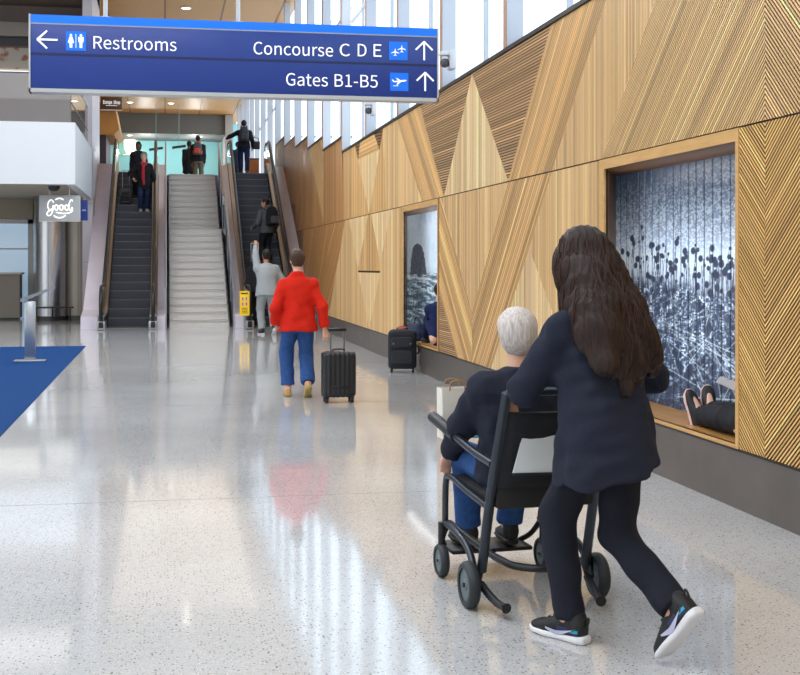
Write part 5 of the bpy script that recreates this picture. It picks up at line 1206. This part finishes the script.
MB().rbox(-.235, .235, -.08, .47, .47, .515, .015).build('seat', sling, wc)
bk = MB(); n = 10
for sgn in (1,):
    vs = []; fs = []
    for i in range(n + 1):
        z = .56 + .34 * i / n; yb = -.13 - (z - .56) * .36
        for j in range(9):
            x = -.225 + .45 * j / 8; vs.append((x, yb - .03 * (1 - (x / .225) ** 2), z))
    for i in range(n):
        for j in range(8): a = i * 9 + j; fs.append((a, a + 1, a + 10, a + 9))
bk.add(vs, fs, True); bo = bk.build('backrest', sling, wc); md = bo.modifiers.new('thick', 'SOLIDIFY'); md.thickness = .014
MB().rbox(-.225, .225, -.145, -.085, .46, .57, .012).build('rear_pouch', mat('pouch_black', (30, 28, 28), .8), wc)
MB().rbox(-.21, .21, .55, .80, .105, .125, .006).build('footrest', tubeb, wc)
for s in (-1, 1): MB().tube(curve_pts([(s * .245, .53, .26), (s * .235, .64, .17), (s * .20, .72, .118)], 5), .014, 10).build('footrest_tube', tubeb, wc)
# papers hung at the back of the chair
p = ch2w(-.075, -.245, .635)
t = thing('document_holder', 'white document sheet in a dark clip frame hung behind the wheelchair seat', 'document holder', p, CYAW - .12)
MB().prism([(-.115, 0), (.115, 0), (.10, .165), (-.07, .165)], 'y', -.006, .004).build('sheet', mat('sheet_white', (224, 228, 228), .6), t)
MB().prism([(-.08, .16), (.105, .16), (.105, .19), (-.08, .19)], 'y', -.012, .012).build('clip', tubeb, t)
MB().prism([(-.125, -.012), (.125, -.012), (.12, .0), (-.12, .0)], 'y', -.012, .012).build('lower_bar', tube, t)
MB().prism([(.085, .03), (.105, .03), (.10, .10), (.085, .10)], 'y', -.009, -.006).build('yellow_mark', mat('mark_yellow', (226, 190, 30), .6), t)
# bag on the passenger's knees and a bottle in it
p = ch2w(-.165, .66, .665)
t = thing('paper_bag', 'cream white paper bag standing on the seated passenger\'s knee', 'bag', p, CYAW)
bm_ = MB(); pa = [(-.075, -.055), (.075, -.055), (.075, .055), (-.075, .055)]; pb = [(-.080, -.045), (.080, -.045), (.080, .045), (-.080, .045)]
vs = [(x, y, 0) for x, y in pa] + [(x, y, .25) for x, y in pb] + [(x * .96, y * .9, .25) for x, y in pb] + [(x * .96, y * .9, .03) for x, y in pa]
fs = [(3, 2, 1, 0)] + [(i, (i + 1) % 4, (i + 1) % 4 + 4, i + 4) for i in range(4)] + [(i + 4, (i + 1) % 4 + 4, (i + 1) % 4 + 8, i + 8) for i in range(4)] + [(i + 8, (i + 1) % 4 + 8, (i + 1) % 4 + 12, i + 12) for i in range(4)] + [(12, 13, 14, 15)]
bm_.add(vs, fs).build('bag_body', mat('bag_cream', (222, 218, 206), .8, noise=.04, nscale=12), t)
for s in (-1, 1): MB().tube(curve_pts([(-.04, s * .045, .24), (-.03, s * .05, .285), (.03, s * .05, .285), (.04, s * .045, .24)], 6), .004, 6).build('handle', mat('twine', (160, 120, 80), .8), t)
p = ch2w(-.055, .64, .665)
t = thing('water_bottle', 'small bottle with violet cap tucked beside the paper bag', 'bottle', p)
MB().lathe((0, 0, 0), [(0, 0), (.030, 0), (.032, .02), (.032, .15), (.018, .19), (.016, .205)], seg=20).build('bottle_body', mat('bottle_blue', (120, 176, 206), .15, alpha=1), t)
MB().lathe((0, 0, .205), [(.020, 0), (.022, .03), (.018, .045), (0, .045)], seg=16).build('cap', mat('cap_violet', (72, 64, 120), .4), t)
# ================================================================ LUGGAGE
casek = mat('case_black', (30, 31, 35), .32, spec=.5); casek2 = mat('case_trim', (20, 20, 22), .5); chrome = mat('case_pull', (120, 122, 126), .3, .8)
def hardcase(loc, yaw, label, w=.37, d=.23, h=.50, pull=.98):
    t = thing('suitcase', label, 'suitcase', loc, yaw)
    s = SDF(.008); z0 = .06
    s.loft([(v3(0, 0, z0), w / 2 - .01, d / 2 - .01), (v3(0, 0, z0 + .03), w / 2, d / 2), (v3(0, 0, z0 + h - .03), w / 2, d / 2), (v3(0, 0, z0 + h), w / 2 - .012, d / 2 - .012)], (1, 0, 0), (0, 1, 0), .02, p=6, round_ends=.03)
    s.disp = lambda P: .0045 * np.sin(P[:, 0] * 2 * PI / .052) * (np.abs(P[:, 0]) < w / 2 - .03)
    s.build('shell', casek, t)
    MB().rbox(-w / 2 - .004, w / 2 + .004, -.006, .006, z0 + .01, z0 + h - .01, .003).build('zip_line', casek2, t)
    MB().rbox(-.10, .10, -d / 2 - .012, -d / 2 + .01, z0 + .10, z0 + .13, .005).build('name_plate', casek2, t)
    for sx in (-1, 1):
        for sy in (-1, 1):
            x, y = sx * (w / 2 - .045), sy * (d / 2 - .05)
            o = MB().rbox(x - .022, x + .022, y - .022, y + .022, .04, .085, .006).build('wheel_housing', casek2, t); MB().lathe((x, y, .026), [(0, -.018), (.020, -.018), (.026, -.010), (.026, .010), (.020, .018), (0, .018)], 'x', 16).build('wheel', mat('wheel_black', (22, 22, 24), .5), o)
    g = MB(); hy = d / 2 - .035
    for sx in (-1, 1): g.tube([(sx * .075, hy, z0 + h - .02), (sx * .075, hy, pull - .02)], .009, 8)
    g.tube([(-.075, hy, pull - .02), (.075, hy, pull - .02)], .008, 8); o = g.build('telescopic_handle', chrome, t); MB().rbox(-.10, .10, hy - .018, hy + .018, pull - .025, pull + .012, .01).build('grip', casek2, o)
    MB().tube(curve_pts([(-.07, 0, z0 + h - .005), (-.05, 0, z0 + h + .022), (.05, 0, z0 + h + .022), (.07, 0, z0 + h - .005)], 5), .008, 8).build('carry_handle', casek2, t)
    return t
hr = J3['R'][2]; q = Matrix.Rotation(RY, 3, 'Z') @ Vector(hr) + Vector(RL)
hardcase((1.88, 13.62, 0), yaw_to(-.02, 1), 'black ribbed hard shell suitcase towed by the woman in red', pull=.80)
def softcase(loc, yaw, label, w, d, h, m, tagm=None, pull=0):
    t = thing('suitcase', label, 'suitcase', loc, yaw)
    s = SDF(.010); s.loft([(v3(0, 0, .05), w / 2 - .012, d / 2 - .01), (v3(0, 0, .09), w / 2, d / 2), (v3(0, 0, h - .05), w / 2, d / 2), (v3(0, 0, h), w / 2 - .03, d / 2 - .02)], (1, 0, 0), (0, 1, 0), .02, p=5, round_ends=.03); s.build('case_body', m, t)
    for z0_, z1_ in ((.12, h * .52), (h * .58, h - .10)):
        s = SDF(.010); s.loft([(v3(0, -d / 2 - .005, z0_), w * .38, .025), (v3(0, -d / 2 - .005, z1_), w * .37, .022)], (1, 0, 0), (0, 1, 0), .02, p=4, round_ends=.015); s.build('front_pocket', mat('pocket_black', (38, 40, 48), .8), t)
    MB().tube(curve_pts([(-.08, 0, h - .01), (-.05, 0, h + .03), (.05, 0, h + .03), (.08, 0, h - .01)], 5), .011, 8).build('carry_handle', casek2, t)
    MB().tube(curve_pts([(w / 2 - .005, 0, h * .42), (w / 2 + .025, 0, h * .46), (w / 2 + .025, 0, h * .58), (w / 2 - .005, 0, h * .62)], 5), .010, 8).build('side_handle', casek2, t)
    for sx in (-1, 1):
        for sy in (-1, 1): MB().lathe((sx * (w / 2 - .05), sy * (d / 2 - .05), .03), [(0, -.015), (.025, -.015), (.030, -.008), (.030, .008), (.025, .015), (0, .015)], 'x', 16).build('wheel', casek2, t)
        MB().rbox(sx * (w * .30) - .010, sx * (w * .30) + .010, -d / 2 - .034, -d / 2 - .024, h * .66, h * .70, .003).build('zip_pull', chrome, t)
    if tagm: MB().rbox(-.07, .06, -.035, .05, h + .012, h + .035, .01).build('luggage_tag', tagm, t)
    if pull:
        g = MB()
        for sx in (-1, 1): g.tube([(sx * w * .3, d / 2 - .03, h - .02), (sx * w * .3, d / 2 - .03, pull)], .011, 8)
        g.tube([(-w * .3, d / 2 - .03, pull), (w * .3, d / 2 - .03, pull)], .013, 8); g.build('telescopic_handle', mat('pull_silver', (190, 192, 196), .3, .8), t)
    return t
softcase((3.28, 17.2, 0), yaw_to(.22, 1), 'black soft sided suitcase with a red tag standing against the oak wall', .40, .26, .60, mat('nylon_black', (28, 30, 38), .75, bump=.2, bscale=300), mat('tag_red', (226, 70, 50), .5))
y, z = estep(15, 29.95)
softcase((-1.08, y, z), 0, 'small dark suitcase with silver pull handle on the left escalator', .32, .20, .48, mat('nylon_grey', (84, 82, 86), .75), None, pull=.98)
y, z = estep(5)
softcase((2.26, y, z), 0, 'dark upright suitcase on the right escalator steps ahead of the man with a backpack', .32, .20, .52, mat('nylon_black', (28, 30, 38), .75), None, pull=.98)
# handbag on the woman at the top
t = thing('handbag', 'dark box handbag hanging at the right side of the woman at the escalator top', 'handbag', (2.72, 38.2, 5.0))
MB().rbox(-.13, .13, -.07, .07, 0, .24, .02).build('bag_body', mat('bag_dark', (34, 36, 42), .6), t)
MB().tube(curve_pts([(-.09, 0, .23), (-.07, 0, .34), (.07, 0, .34), (.09, 0, .23)], 6), .010, 8).build('handle', casek2, t)
# blue bag beside the person in the far niche
by, bz = 16.45, .40
t = thing('duffel_bag', 'dark blue bag on the farther niche seat in front of the sitting person', 'bag', (3.62, 17.85, .40), .2)
s = SDF(.012); s.loft([(v3(0, 0, 0), .10, .20), (v3(0, 0, .12), .12, .21), (v3(0, .0, .26), .06, .13)], (1, 0, 0), (0, 1, 0), .02, p=3, round_ends=.03); s.disp = folds(5, .004, 22); s.build('bag_body', mat('bag_blue', (24, 34, 66), .8, noise=.1, nscale=30), t)
MB().tube(curve_pts([(0, -.10, .24), (0, -.07, .33), (0, .05, .33), (0, .10, .22)], 6), .010, 8).build('handle', casek2, t)

# ================================================================ LIGHT
W_ = bpy.data.worlds.new('sky'); SC.world = W_; W_.use_nodes = True; nt = W_.node_tree; bg = nt.nodes['Background']
tc = nt.nodes.new('ShaderNodeTexCoord'); sp = nt.nodes.new('ShaderNodeSeparateXYZ'); r = nt.nodes.new('ShaderNodeValToRGB')
nt.links.new(tc.outputs['Generated'], sp.inputs[0]); nt.links.new(sp.outputs['Z'], r.inputs['Fac'])
r.color_ramp.elements[0].position = 0; r.color_ramp.elements[0].color = (.80, .86, .92, 1); r.color_ramp.elements[1].position = .6; r.color_ramp.elements[1].color = (.80, .90, 1.0, 1)
nt.links.new(r.outputs['Color'], bg.inputs['Color']); bg.inputs['Strength'].default_value = 2.8
def area(name, loc, size, rot_, power, col=(1, 1, 1)):
    l = bpy.data.lights.new(name, 'AREA'); l.shape = 'RECTANGLE'; l.size, l.size_y = size; l.energy = power; l.color = col
    o = bpy.data.objects.new(name, l); COL.objects.link(o); o.location = loc; o.rotation_euler = rot_; return o
area('hall_fill', (-4, 4, CEIL - .1), (8, 18), (0, 0, 0), 1350, (.98, .99, 1))  # added fill light under the unseen near ceiling
area('hall_fill', (-4, 20, CEIL - .1), (6, 12), (0, 0, 0), 700, (.98, .99, 1))  # second added fill light, farther along the unseen ceiling
area('left_fill', (-15.5, 8, 4.5), (8, 30), (0, -PI / 2, 0), 800, (.95, .98, 1))  # added fill light standing in for daylight from the unseen left side
def point(name, loc, power, col=(1, 1, 1), r=.12):
    l = bpy.data.lights.new(name, 'POINT'); l.energy = power; l.color = col; l.shadow_soft_size = r
    o = bpy.data.objects.new(name, l); COL.objects.link(o); o.location = loc; return o
area('upper_fill', (.6, 52, CEIL - .04), (4.6, 26), (0, 0, 0), 190, (1, .86, .68))  # added wide, weak fill light to brighten the upper hall
for x in (-1, 1.6): point('hall_downlight', (x, 67.6, 7.4), 150, (1, .98, .95))
area('stair_fill', (.8, 24, CEIL - .1), (4, 2), (math.radians(-32), 0, 0), 700, (.98, .99, 1))  # added fill light tilted at the stairs to brighten them
for nc in (N1, N2):
    area('niche_fill', (XW + .10, (nc['y0'] + nc['y1']) / 2 + .2, nc['zt'] - .02), (.06, 2.4), (0, math.radians(-28), 0), 4, (.97, .98, 1))  # added fill light under each soffit to brighten the mural
area('lobby_fill', (-6, 31, 3.25), (8, 4), (0, 0, 0), 75, (1, .95, .88))  # added fill light below the balcony slab
area('lobby_fill', (-6, 34, 8.6), (7, 3), (0, 0, 0), 60, (1, .93, .86))  # added fill light for the room behind the balcony railing
SC.view_settings.view_transform = 'Khronos PBR Neutral' if 'Khronos PBR Neutral' in [i.identifier for i in SC.view_settings.bl_rna.properties['view_transform'].enum_items] else 'Standard'
SC.view_settings.exposure = 0.0
SC.cycles.use_denoising = True
SC.cycles.max_bounces = 8; SC.cycles.transparent_max_bounces = 24; SC.cycles.sample_clamp_indirect = 8; SC.cycles.caustics_reflective = False; SC.cycles.caustics_refractive = False
